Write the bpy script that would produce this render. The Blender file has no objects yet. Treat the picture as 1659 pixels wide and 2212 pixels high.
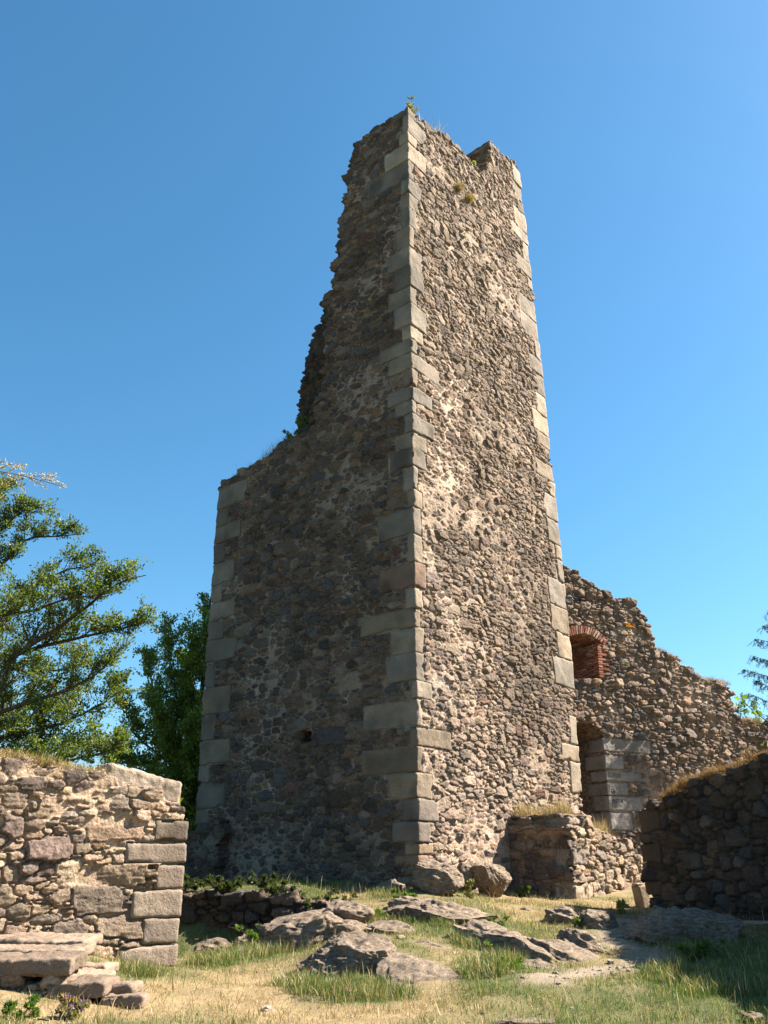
import bpy, math, random
import numpy as np
from mathutils import Vector

# ------------------------------------------------------------------ camera, sky, sun, exposure
scene = bpy.context.scene
COL = scene.collection
FPX = 1790.0                      # focal length in pixels of a 1659 x 2212 picture
TH = math.atan(744 / 1790)        # upward tilt
CAM = np.array([0, 0, 1.6])
cam_d = bpy.data.cameras.new('camera')
cam = bpy.data.objects.new('camera', cam_d)
COL.objects.link(cam)
cam.location = CAM
cam.rotation_euler = (math.pi / 2 + TH, 0, 0)
cam_d.sensor_width = 36
cam_d.lens = 36 * FPX / 2212
cam_d.clip_end = 3000
scene.camera = cam

SUN = np.array([0.95, 0.21, 0.92])
SUN = SUN / np.linalg.norm(SUN)
world = bpy.data.worlds.new('World')
scene.world = world
world.use_nodes = True
wn = world.node_tree.nodes
wl = world.node_tree.links
wn.clear()
sky = wn.new('ShaderNodeTexSky')
sky.sky_type = 'NISHITA'
sky.sun_disc = False
sky.sun_elevation = math.asin(SUN[2])
sky.sun_rotation = math.atan2(SUN[0], SUN[1])
sky.altitude = 0
sky.air_density = 1.15
sky.dust_density = 0.6
sky.ozone_density = 8
bg = wn.new('ShaderNodeBackground')
bg.inputs['Strength'].default_value = 0.05
wo = wn.new('ShaderNodeOutputWorld')
hs = wn.new('ShaderNodeHueSaturation')
hs.inputs['Hue'].default_value = 0.484
hs.inputs['Saturation'].default_value = 1.1
wl.new(sky.outputs[0], hs.inputs['Color'])
wl.new(hs.outputs[0], bg.inputs[0])
wl.new(bg.outputs[0], wo.inputs[0])

sl = bpy.data.lights.new('sun', 'SUN')
sl.energy = 5.0
sl.angle = math.radians(0.53)
sl.color = (1.0, 0.91, 0.79)
so = bpy.data.objects.new('sun', sl)
COL.objects.link(so)
so.location = (20, 5, 30)
so.rotation_euler = Vector(-SUN).to_track_quat('-Z', 'Y').to_euler()

scene.view_settings.view_transform = 'Standard'
scene.view_settings.look = 'None'
scene.view_settings.gamma = 1
scene.view_settings.exposure = 2.04
scene.cycles.max_bounces = 6

# ------------------------------------------------------------------ numeric helpers
F_ = np.array([0, math.cos(TH), math.sin(TH)])
UP_ = np.array([0, -math.sin(TH), math.cos(TH)])


def ray(px, py):
    return np.array([1.0, 0, 0]) * (px - 829.5) / FPX + UP_ * (1106 - py) / FPX + F_


def hit(px, py, P0, n):
    d = ray(px, py)
    return CAM + d * np.dot(P0 - CAM, n) / np.dot(d, n)


def at_z(px, py, z):
    d = ray(px, py)
    return CAM + d * (z - CAM[2]) / d[2]


def at_y(px, py, Y):
    d = ray(px, py)
    return CAM + d * (Y / d[1])


def unit(v):
    v = np.asarray(v, float)
    return v / np.linalg.norm(v)


def _h(ix, iy, iz, seed):
    n = (ix * 374761393 + iy * 668265263 + iz * 1440662683 + seed * 974711) & 0xFFFFFFFF
    n = ((n ^ (n >> 13)) * 1274126177) & 0xFFFFFFFF
    n = n ^ (n >> 16)
    return (n & 0xFFFFFF) / float(0xFFFFFF)


def vnoise(P, seed=0):
    P = np.asarray(P, float)
    i = np.floor(P).astype(np.int64)
    f = P - i
    f = f * f * f * (f * (f * 6 - 15) + 10)
    x, y, z = i[:, 0], i[:, 1], i[:, 2]
    r = 0
    for dx in (0, 1):
        wx = f[:, 0] if dx else 1 - f[:, 0]
        for dy in (0, 1):
            wy = f[:, 1] if dy else 1 - f[:, 1]
            for dz in (0, 1):
                wz = f[:, 2] if dz else 1 - f[:, 2]
                r = r + wx * wy * wz * _h(x + dx, y + dy, z + dz, seed)
    return r * 2 - 1


def fbm(P, octv=4, seed=0, gain=0.5):
    P = np.asarray(P, float)
    a, s, t = 1.0, 0, 0
    for k in range(octv):
        s = s + a * vnoise(P * 2.03 ** k + 17.3 * k, seed + k)
        t += a
        a *= gain
    return s / t


def sstep(a, b, x):
    t = np.clip((x - a) / (b - a), 0, 1)
    return t * t * (3 - 2 * t)


def in_poly(u, v, poly):
    r = np.zeros(np.shape(u), bool)
    n = len(poly)
    for k in range(n):
        x1, y1 = poly[k]
        x2, y2 = poly[(k + 1) % n]
        if y1 == y2:
            continue
        c = ((y1 > v) != (y2 > v)) & (u < (x2 - x1) * (v - y1) / (y2 - y1) + x1)
        r ^= c
    return r


# ------------------------------------------------------------------ object helpers
def mesh_obj(name, V, quads=None, tris=None, mat=None, col=None, parent=None, smooth=True, origin=None):
    V = np.asarray(V, float)
    if parent is not None:
        base = np.array(parent.get('_base', (0, 0, 0)), float)
    else:
        base = np.array(origin if origin is not None else (0, 0, 0), float)
    me = bpy.data.meshes.new(name)
    me.vertices.add(len(V))
    me.vertices.foreach_set('co', (V - base).astype(np.float32).ravel())
    nq = 0 if quads is None else len(quads)
    nt = 0 if tris is None else len(tris)
    idx = np.concatenate([np.asarray(quads, np.int32).ravel() if nq else np.zeros(0, np.int32),
                          np.asarray(tris, np.int32).ravel() if nt else np.zeros(0, np.int32)])
    me.loops.add(len(idx))
    me.loops.foreach_set('vertex_index', idx.astype(np.int32))
    me.polygons.add(nq + nt)
    st = np.concatenate([np.arange(nq) * 4, nq * 4 + np.arange(nt) * 3]).astype(np.int32)
    me.polygons.foreach_set('loop_start', st)
    me.polygons.foreach_set('use_smooth', np.full(nq + nt, smooth, bool))
    if col is not None:
        at = me.attributes.new('Col', 'FLOAT_COLOR', 'POINT')
        c4 = np.ones((len(V), 4), np.float32)
        c4[:, :3] = col
        at.data.foreach_set('color', c4.ravel())
    me.update(calc_edges=True)
    me.validate()
    if mat:
        me.materials.append(mat)
    o = bpy.data.objects.new(name, me)
    COL.objects.link(o)
    if parent is not None:
        o.parent = parent
        o['_base'] = parent.get('_base', (0, 0, 0))
    else:
        o.location = base
        o['_base'] = tuple(base)
    return o


def thing(name, label, cat, loc, group=None):
    o = bpy.data.objects.new(name, None)
    COL.objects.link(o)
    o.location = loc
    o.empty_display_size = 0.3
    o['_base'] = tuple(float(x) for x in loc)
    return tag(o, label, cat, group)


def tag(o, label=None, cat=None, group=None, kind=None):
    if label:
        o['label'] = label
    if cat:
        o['category'] = cat
    if group:
        o['group'] = group
    if kind:
        o['kind'] = kind
    return o


# ------------------------------------------------------------------ materials
def mat_new(name):
    m = bpy.data.materials.new(name)
    m.use_nodes = True
    nt = m.node_tree
    b = nt.nodes['Principled BSDF']
    b.inputs['Roughness'].default_value = 0.9
    b.inputs['Specular IOR Level'].default_value = 0.15
    return m, nt, b


def noise_node(nt, scale, detail=6, rough=0.6, vec=None):
    n = nt.nodes.new('ShaderNodeTexNoise')
    n.inputs['Scale'].default_value = scale
    n.inputs['Detail'].default_value = detail
    n.inputs['Roughness'].default_value = rough
    if vec:
        nt.links.new(vec, n.inputs['Vector'])
    return n


def ramp(nt, src, stops):
    r = nt.nodes.new('ShaderNodeValToRGB')
    e = r.color_ramp.elements
    while len(e) < len(stops):
        e.new(0.5)
    for k, (p, c) in enumerate(stops):
        e[k].position = p
        e[k].color = (c, c, c, 1) if np.isscalar(c) else (*c, 1)
    nt.links.new(src, r.inputs[0])
    return r


def mult(nt, a, b, fac=1.0):
    m = nt.nodes.new('ShaderNodeMix')
    m.data_type = 'RGBA'
    m.blend_type = 'MULTIPLY'
    m.inputs['Factor'].default_value = fac
    nt.links.new(a, m.inputs[6])
    nt.links.new(b, m.inputs[7])
    return m.outputs[2]


def stone_mat(name, lo=0.62, hi=1.3, fine=26, bump=0.6, bdist=0.02):
    m, nt, b = mat_new(name)
    at = nt.nodes.new('ShaderNodeAttribute')
    at.attribute_name = 'Col'
    tc = nt.nodes.new('ShaderNodeTexCoord')
    n1 = noise_node(nt, fine, 8, 0.7, tc.outputs['Object'])
    n2 = noise_node(nt, 1.1, 5, 0.6, tc.outputs['Object'])
    n3 = noise_node(nt, fine * 0.33, 6, 0.65, tc.outputs['Object'])
    r1 = ramp(nt, n1.outputs[0], [(0.32, lo), (0.68, hi)])
    r2 = ramp(nt, n2.outputs[0], [(0.3, 0.74), (0.7, 1.2)])
    c = mult(nt, mult(nt, at.outputs['Color'], r1.outputs[0]), r2.outputs[0])
    nt.links.new(c, b.inputs['Base Color'])
    bp = nt.nodes.new('ShaderNodeBump')
    bp.inputs['Strength'].default_value = bump
    bp.inputs['Distance'].default_value = bdist
    bp2 = nt.nodes.new('ShaderNodeBump')
    bp2.inputs['Strength'].default_value = bump
    bp2.inputs['Distance'].default_value = bdist * 2
    nt.links.new(n3.outputs[0], bp2.inputs['Height'])
    nt.links.new(bp2.outputs[0], bp.inputs['Normal'])
    nt.links.new(n1.outputs[0], bp.inputs['Height'])
    nt.links.new(bp.outputs[0], b.inputs['Normal'])
    return m


M_STONE = stone_mat('rubble_masonry', 0.5, 1.4, 28, 0.9, 0.03)
M_ASHLAR = stone_mat('granite_ashlar', 0.66, 1.28, 40, 0.7, 0.018)
M_BRICK = stone_mat('red_brick', 0.6, 1.25, 30, 0.5, 0.01)


def rock_mat():
    m, nt, b = mat_new('outcrop_rock')
    tc = nt.nodes.new('ShaderNodeTexCoord')
    mp = nt.nodes.new('ShaderNodeMapping')
    mp.inputs['Rotation'].default_value = (0.35, -0.3, 0.2)
    mp.inputs['Scale'].default_value = (1, 1, 3.2)
    nt.links.new(tc.outputs['Object'], mp.inputs[0])
    n1 = noise_node(nt, 9, 10, 0.72, mp.outputs[0])
    n2 = noise_node(nt, 2.2, 6, 0.6, tc.outputs['Object'])
    n3 = noise_node(nt, 40, 6, 0.7, tc.outputs['Object'])
    r = ramp(nt, n1.outputs[0], [(0.25, (0.055, 0.041, 0.031)), (0.48, (0.185, 0.144, 0.11)), (0.72, (0.37, 0.30, 0.235))])
    r2 = ramp(nt, n2.outputs[0], [(0.3, (0.72, 0.7, 0.7)), (0.7, (1.15, 1.12, 1.05))])
    r3 = ramp(nt, n3.outputs[0], [(0.3, 0.7), (0.7, 1.25)])
    c = mult(nt, mult(nt, r.outputs[0], r2.outputs[0]), r3.outputs[0])
    nt.links.new(c, b.inputs['Base Color'])
    bp = nt.nodes.new('ShaderNodeBump')
    bp.inputs['Strength'].default_value = 0.9
    bp.inputs['Distance'].default_value = 0.04
    nt.links.new(n1.outputs[0], bp.inputs['Height'])
    bp2 = nt.nodes.new('ShaderNodeBump')
    bp2.inputs['Strength'].default_value = 0.9
    bp2.inputs['Distance'].default_value = 0.025
    nt.links.new(n3.outputs[0], bp2.inputs['Height'])
    nt.links.new(bp.outputs[0], bp2.inputs['Normal'])
    nt.links.new(bp2.outputs[0], b.inputs['Normal'])
    return m


M_ROCK = rock_mat()


def leafy(name, trans=0.35, tint=(1.3, 1.5, 0.5)):
    m = bpy.data.materials.new(name)
    m.use_nodes = True
    nt = m.node_tree
    nt.nodes.clear()
    at = nt.nodes.new('ShaderNodeAttribute')
    at.attribute_name = 'Col'
    d = nt.nodes.new('ShaderNodeBsdfDiffuse')
    t = nt.nodes.new('ShaderNodeBsdfTranslucent')
    g = nt.nodes.new('ShaderNodeBsdfGlossy')
    g.inputs['Roughness'].default_value = 0.45
    g.inputs['Color'].default_value = (1, 1, 1, 1)
    mx = nt.nodes.new('ShaderNodeMixShader')
    mx.inputs[0].default_value = trans
    mg = nt.nodes.new('ShaderNodeMixShader')
    mg.inputs[0].default_value = 0.02
    tn = nt.nodes.new('ShaderNodeMix')
    tn.data_type = 'RGBA'
    tn.blend_type = 'MULTIPLY'
    tn.inputs['Factor'].default_value = 1
    tn.inputs[7].default_value = (*tint, 1)
    nt.links.new(at.outputs['Color'], d.inputs[0])
    nt.links.new(at.outputs['Color'], tn.inputs[6])
    nt.links.new(tn.outputs[2], t.inputs[0])
    nt.links.new(d.outputs[0], mx.inputs[1])
    nt.links.new(t.outputs[0], mx.inputs[2])
    nt.links.new(mx.outputs[0], mg.inputs[1])
    nt.links.new(g.outputs[0], mg.inputs[2])
    o = nt.nodes.new('ShaderNodeOutputMaterial')
    nt.links.new(mg.outputs[0], o.inputs[0])
    return m


M_LEAF = leafy('leaves', 0.45, (1.7, 1.8, 0.5))
M_GRASS = leafy('grass_blades', 0.3, (1.15, 1.15, 0.8))


def bark_mat():
    m, nt, b = mat_new('bark')
    tc = nt.nodes.new('ShaderNodeTexCoord')
    n = noise_node(nt, 14, 6, 0.7, tc.outputs['Object'])
    r = ramp(nt, n.outputs[0], [(0.3, (0.03, 0.022, 0.016)), (0.7, (0.10, 0.078, 0.058))])
    nt.links.new(r.outputs[0], b.inputs['Base Color'])
    bp = nt.nodes.new('ShaderNodeBump')
    bp.inputs['Strength'].default_value = 0.6
    nt.links.new(n.outputs[0], bp.inputs['Height'])
    nt.links.new(bp.outputs[0], b.inputs['Normal'])
    return m


M_BARK = bark_mat()


def ground_mat():
    m, nt, b = mat_new('soil_and_turf')
    at = nt.nodes.new('ShaderNodeAttribute')
    at.attribute_name = 'Col'
    tc = nt.nodes.new('ShaderNodeTexCoord')
    n1 = noise_node(nt, 30, 8, 0.75, tc.outputs['Object'])
    n2 = noise_node(nt, 3, 6, 0.6, tc.outputs['Object'])
    r1 = ramp(nt, n1.outputs[0], [(0.3, 0.55), (0.7, 1.3)])
    r2 = ramp(nt, n2.outputs[0], [(0.3, 0.8), (0.7, 1.15)])
    c = mult(nt, mult(nt, at.outputs['Color'], r1.outputs[0]), r2.outputs[0])
    nt.links.new(c, b.inputs['Base Color'])
    bp = nt.nodes.new('ShaderNodeBump')
    bp.inputs['Strength'].default_value = 0.8
    bp.inputs['Distance'].default_value = 0.03
    nt.links.new(n1.outputs[0], bp.inputs['Height'])
    nt.links.new(bp.outputs[0], b.inputs['Normal'])
    return m


M_GROUND = ground_mat()


# ------------------------------------------------------------------ masonry builder
ALB = 0.66 * np.array([1.09, 0.965, 0.915])


class Frame:
    """u, v, h -> world: u along the wall, v up, h outward from the face. lean = (heights, edge positions, nominal edge)."""

    def __init__(s, O, U, N, lean=None):
        s.O, s.U, s.N, s.lean = np.asarray(O, float), unit(U), unit(N), lean
        s.V = np.array([0, 0, 1.0])
        s.flip = np.dot(np.cross(s.U, s.V), s.N) < 0

    def k(s, v):
        if s.lean is None:
            return 1.0
        return np.interp(v, s.lean[0], s.lean[1]) / s.lean[2]

    def __call__(s, u, v, h):
        u = np.asarray(u, float) * s.k(v)
        return s.O + u[..., None] * s.U + np.asarray(v, float)[..., None] * s.V + np.asarray(h, float)[..., None] * s.N

    def uv(s, px, py):
        P = hit(px, py, s.O, s.N)
        v = P[2] - s.O[2]
        return float(np.dot(P - s.O, s.U) / s.k(v)), float(v)


PAL = dict(
    tower=([(0.29, 0.238, 0.182), (0.345, 0.285, 0.22), (0.225, 0.187, 0.15), (0.37, 0.31, 0.245), (0.24, 0.212, 0.185), (0.28, 0.215, 0.15), (0.2, 0.13, 0.095), (0.34, 0.29, 0.22)],
           [.24, .24, .18, .14, .1, .04, .02, .06]),  # tower stones lightened, painting sunlight into the lit face
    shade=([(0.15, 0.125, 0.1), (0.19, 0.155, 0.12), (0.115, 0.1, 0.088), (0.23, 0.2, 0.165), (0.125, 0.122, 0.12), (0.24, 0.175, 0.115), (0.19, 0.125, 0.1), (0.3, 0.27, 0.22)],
           [.24, .22, .18, .11, .13, .05, .04, .03]),  # the same rubble darkened: shade painted into the stone colour
    wall=([(0.41, 0.335, 0.24), (0.34, 0.285, 0.215), (0.46, 0.385, 0.28), (0.28, 0.24, 0.195), (0.38, 0.295, 0.205), (0.36, 0.26, 0.165), (0.2, 0.165, 0.14)],
          [.25, .22, .18, .14, .12, .03, .06]),
    ruin=([(0.24, 0.19, 0.145), (0.29, 0.23, 0.17), (0.18, 0.155, 0.135), (0.34, 0.28, 0.22), (0.155, 0.143, 0.133), (0.34, 0.25, 0.165), (0.25, 0.16, 0.115)],
          [.26, .22, .2, .14, .12, .04, .02]),
)


def masonry(name, fr, poly, res, classes, seed, thick, pal, mort=(0.40, 0.335, 0.255), amp=0.05, deep=0.035, fill=0.0,
            cuts=(), rects=(), fixed=(), parent=None, warp=0.02, rough=0.010, strat=0.006, back=True, tone=None, origin=None,
            mort_patch=0.25, mwhite=None, bevk=0.3, prange=(2.4, 5.0), skirt=0.05, skirt_amp=0.05):
    rng = np.random.default_rng(seed)
    poly = np.asarray(poly, float)
    mu, mv = 0.30, 0.22
    u0, u1 = poly[:, 0].min() - mu, poly[:, 0].max() + mu
    v0, v1 = poly[:, 1].min(), poly[:, 1].max() + mv
    nu, nv = int((u1 - u0) / res) + 1, int((v1 - v0) / res) + 1
    us, vs = u0 + np.arange(nu) * res, v0 + np.arange(nv) * res
    U, V = np.meshgrid(us, vs)
    P2 = np.stack([U.ravel(), V.ravel(), np.full(U.size, seed * 1.7)], 1)
    Uw = U + warp * fbm(P2 * 5.0, 3, seed).reshape(U.shape) + warp * 0.5 * vnoise(P2 * 22.0, seed + 8).reshape(U.shape)
    Vw = V + warp * fbm(P2 * 5.0 + 51, 3, seed + 3).reshape(U.shape) + warp * 0.5 * vnoise(P2 * 22.0 + 9, seed + 9).reshape(U.shape)
    occ = np.zeros(U.shape, bool)
    S = []
    for (fu, fv, fw, fh) in fixed:
        S.append((fu, fv, fh, fw / fh, 0.0, 5.0))
        i0, i1 = int((fv - fh - v0) / res), int((fv + fh - v0) / res)
        j0, j1 = int((fu - fw - u0) / res), int((fu + fw - u0) / res)
        occ[max(i0, 0):max(i1, 0), max(j0, 0):max(j1, 0)] = True
    for (ra, rb, ru0, ru1) in rects:
        i0, i1 = int((ru0 - v0) / res), int((ru1 - v0) / res)
        j0, j1 = int((ra - u0) / res), int((rb - u0) / res)
        occ[max(i0, 0):max(i1, 0), max(j0, 0):max(j1, 0)] = True
    area = (u1 - u0) * (v1 - v0)
    for (r0, r1, a0, a1, cov) in classes:
        rm, am = (r0 + r1) / 2, (a0 + a1) / 2
        n = int(area * cov * 3.0 / (math.pi * rm * rm * am))
        cu, cv = rng.uniform(u0, u1, n), rng.uniform(v0, v1, n)
        rr, aa, th = rng.uniform(r0, r1, n), rng.uniform(a0, a1, n), rng.normal(0, 0.07, n)
        for k in range(n):
            r, w = rr[k], rr[k] * aa[k]
            i0, i1 = max(int((cv[k] - r - v0) / res), 0), int((cv[k] + r - v0) / res) + 1
            j0, j1 = max(int((cu[k] - w - u0) / res), 0), int((cu[k] + w - u0) / res) + 1
            o = occ[i0:i1, j0:j1]
            if o.size == 0 or o.mean() > 0.32:
                continue
            e = ((us[j0:j1][None, :] - cu[k]) / w) ** 2 + ((vs[i0:i1][:, None] - cv[k]) / r) ** 2 < 1.0
            e = e[:o.shape[0], :o.shape[1]]
            if (o & e).any() and (o & e).sum() > 0.27 * e.sum():
                continue
            o |= e
            S.append((cu[k], cv[k], r, aa[k], th[k], rng.uniform(*prange)))
    S = np.array(S)
    ns = len(S)
    d1 = np.full(U.shape, 9.0)
    d2 = np.full(U.shape, 9.0)
    idx = np.zeros(U.shape, np.int32)
    for k in range(ns):
        cu, cv, r, a, th, p = S[k]
        w = r * a
        i0, i1 = max(int((cv - 1.9 * r - v0) / res), 0), int((cv + 1.9 * r - v0) / res) + 2
        j0, j1 = max(int((cu - 1.9 * w - u0) / res), 0), int((cu + 1.9 * w - u0) / res) + 2
        x = Uw[i0:i1, j0:j1] - cu
        y = Vw[i0:i1, j0:j1] - cv
        if x.size == 0:
            continue
        xr, yr = np.abs(x + th * y) / w, np.abs(y - th * x) / r
        d = (xr ** p + yr ** p) ** (1 / p)
        a1, a2, ai = d1[i0:i1, j0:j1], d2[i0:i1, j0:j1], idx[i0:i1, j0:j1]
        nw = d < a1
        a2[:] = np.where(nw, a1, np.minimum(a2, d))
        ai[nw] = k
        a1[nw] = d[nw]
    R = S[idx, 2]
    e = np.minimum(1.62 - d1, (d2 - d1) * 0.8) * R
    bev = np.clip(R * bevk, 0.009, 0.035)
    t = sstep(0.0, 1.0, e / bev)
    base = rng.uniform(0.0, 1.0, ns) ** 1.2 * amp * np.clip(S[:, 2] / 0.08, 0.5, 1.3)
    tx, ty = rng.normal(0, 0.14, ns), rng.normal(0, 0.17, ns)
    hs = base[idx] + tx[idx] * (U - S[idx, 0]) + ty[idx] * (V - S[idx, 1]) + amp * 0.25 * (1 - np.clip(d1, 0, 1) ** 2)
    P3 = np.stack([U.ravel(), V.ravel() * 1.0, idx.ravel() * 3.7], 1)
    nz = fbm(P3 * np.array([9, 12, 1]), 4, seed + 20).reshape(U.shape)
    ns2 = fbm(P3 * np.array([4, 34, 1]), 2, seed + 30).reshape(U.shape)
    hs = hs + rough * 2.6 * nz + strat * 2.6 * ns2
    fl = fbm(P2 * np.array([0.55, 0.55, 1]), 3, seed + 40).reshape(U.shape) * 1.2 + fill
    wm = mwhite(U, V) if mwhite is not None else None
    if wm is not None:
        fl = fl + 0.6 * wm
    mh = -deep + (deep + amp * 0.42) * sstep(-0.35, 0.75, fl) + 0.012 * fbm(P2 * 14, 3, seed + 50).reshape(U.shape)
    hstone = -deep - 0.01 + (hs + deep + 0.01) * t
    H = np.maximum(hstone, mh)
    m = sstep(-0.004, 0.006, hstone - mh)
    cols, wts = PAL[pal]
    cols = np.array(cols)
    ci = rng.choice(len(cols), ns, p=np.array(wts) / sum(wts))
    sc = cols[ci] * rng.uniform(0.78, 1.24, (ns, 1)) * (1 + rng.normal(0, 0.014, (ns, 3))) * ALB
    Cs = sc[idx] * (1 + 0.25 * nz[..., None] + 0.18 * ns2[..., None])
    mp = sstep(-0.1, 0.6, fbm(P2 * np.array([0.35, 0.35, 1]) + 7, 3, seed + 60).reshape(U.shape))
    Cm = ALB * 1.08 * np.array(mort) * (0.78 + mort_patch * 2 * mp[..., None]) * (1 + 0.15 * fbm(P2 * 11, 2, seed + 70).reshape(U.shape)[..., None])
    if wm is not None:
        Cm = Cm * (1 - wm[..., None]) + np.array((0.50, 0.45, 0.39)) * wm[..., None]
    C = Cs * m[..., None] + Cm * (1 - m[..., None])
    if tone is not None:
        C = C * tone(U, V)[..., None]
    inside_c = in_poly(S[:, 0], S[:, 1], poly)
    keep = np.where((t > 0.15) & (d1 < 1.15), inside_c[idx], in_poly(U, V, poly))
    for (ra, rb, ru0, ru1) in rects:
        q = (U > ra) & (U < rb) & (V > ru0) & (V < ru1)
        H[q] = np.minimum(H[q], -0.03)
        C[q] = np.array(mort) * 0.7
    for cpoly in cuts:
        keep &= ~in_poly(U, V, cpoly)
    # mesh
    vid = np.full(U.shape, -1, np.int64)
    qk = keep[:-1, :-1] & keep[1:, :-1] & keep[:-1, 1:] & keep[1:, 1:]
    used = np.zeros(U.shape, bool)
    used[:-1, :-1] |= qk
    used[1:, :-1] |= qk
    used[:-1, 1:] |= qk
    used[1:, 1:] |= qk
    vid[used] = np.arange(used.sum())
    uu, vv, hh = U[used], V[used], H[used]
    verts = [fr(uu, vv, hh)]
    colr = [C[used]]
    nvt = len(uu)
    a, b_, c, d = vid[:-1, :-1][qk], vid[:-1, 1:][qk], vid[1:, 1:][qk], vid[1:, :-1][qk]
    quads = [np.stack([a, b_, c, d], 1)]
    # boundary edges -> skirts going back
    ed = []
    pad = np.zeros((nv + 1, nu + 1), bool)
    pad[1:-1, 1:-1] = qk
    for i_, j_ in zip(*np.nonzero(pad[1:, 1:-1] != pad[:-1, 1:-1])):
        ed.append((vid[i_, j_], vid[i_, j_ + 1]) if pad[i_ + 1, j_ + 1] else (vid[i_, j_ + 1], vid[i_, j_]))
    for i_, j_ in zip(*np.nonzero(pad[1:-1, 1:] != pad[1:-1, :-1])):
        ed.append((vid[i_ + 1, j_], vid[i_, j_]) if pad[i_ + 1, j_ + 1] else (vid[i_, j_], vid[i_ + 1, j_]))
    ed = np.array(ed)
    bv, inv = np.unique(ed.ravel(), return_inverse=True)
    inv = inv.reshape(ed.shape)
    K = max(2, int(thick / max(skirt, res * 1.5)))
    bu, bvv, bh = uu[bv], vv[bv], hh[bv]
    prev = bv[inv]
    off = nvt
    for k in range(1, K + 1):
        f = k / K
        hcur = bh * (1 - f) ** 4 - thick * f
        Pn = np.stack([bu * 5, bvv * 8, hcur * 5], 1)
        cell = vnoise(Pn, seed + 80)
        du, dv = skirt_amp * fbm(Pn, 2, seed + 81), skirt_amp * fbm(Pn + 40, 2, seed + 82)
        verts.append(fr(bu + du, bvv + dv, hcur))
        ck = np.clip(((cell + 1) * 0.5 * len(cols)).astype(int), 0, len(cols) - 1)
        colr.append(ALB * cols[ck] * (1.0 + 0.3 * vnoise(Pn * 2.1, seed + 83))[:, None])
        cur = off + inv
        quads.append(np.stack([prev[:, 1], prev[:, 0], cur[:, 0], cur[:, 1]], 1))
        prev = cur
        off += len(bv)
    if back:
        st = max(1, int(0.25 / res))
        kb = keep[::st, ::st]
        qb = kb[:-1, :-1] & kb[1:, :-1] & kb[:-1, 1:] & kb[1:, 1:]
        ub, vb = U[::st, ::st], V[::st, ::st]
        idb = off + np.arange(ub.size).reshape(ub.shape)
        hb = -thick + 0.03 * vnoise(np.stack([ub.ravel() * 4, vb.ravel() * 5, ub.ravel() * 0], 1), seed + 90)
        verts.append(fr(ub.ravel(), vb.ravel(), hb))
        colr.append(ALB * cols[rng.choice(len(cols), ub.size)])
        quads.append(np.stack([idb[:-1, :-1][qb], idb[1:, :-1][qb], idb[1:, 1:][qb], idb[:-1, 1:][qb]], 1))
    Q = np.concatenate(quads)
    if fr.flip:
        Q = Q[:, ::-1]
    return mesh_obj(name, np.concatenate(verts), Q, None, M_STONE, np.clip(np.concatenate(colr), 0.02, 0.75), parent, True, origin)


def box_grid(nx, ny, nz):
    """welded surface grid of the unit cube [-1,1]^3"""
    V, Q, off = [], [], 0
    for ax, n1, n2 in ((0, ny, nz), (1, nx, nz), (2, nx, ny)):
        for sgn in (-1, 1):
            a, b = np.meshgrid(np.linspace(-1, 1, n1 + 1), np.linspace(-1, 1, n2 + 1), indexing='ij')
            p = np.zeros(a.shape + (3,))
            o = [k for k in range(3) if k != ax]
            p[..., ax] = sgn
            p[..., o[0]] = a
            p[..., o[1]] = b
            g = off + np.arange(a.size).reshape(a.shape)
            q = np.stack([g[:-1, :-1], g[1:, :-1], g[1:, 1:], g[:-1, 1:]], -1).reshape(-1, 4)
            if (sgn > 0) == (ax == 1):
                q = q[:, ::-1]
            V.append(p.reshape(-1, 3))
            Q.append(q)
            off += a.size
    V, Q = np.concatenate(V), np.concatenate(Q)
    _, first, inv = np.unique(np.round(V, 5), axis=0, return_index=True, return_inverse=True)
    return V[first], inv.ravel()[Q]


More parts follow.
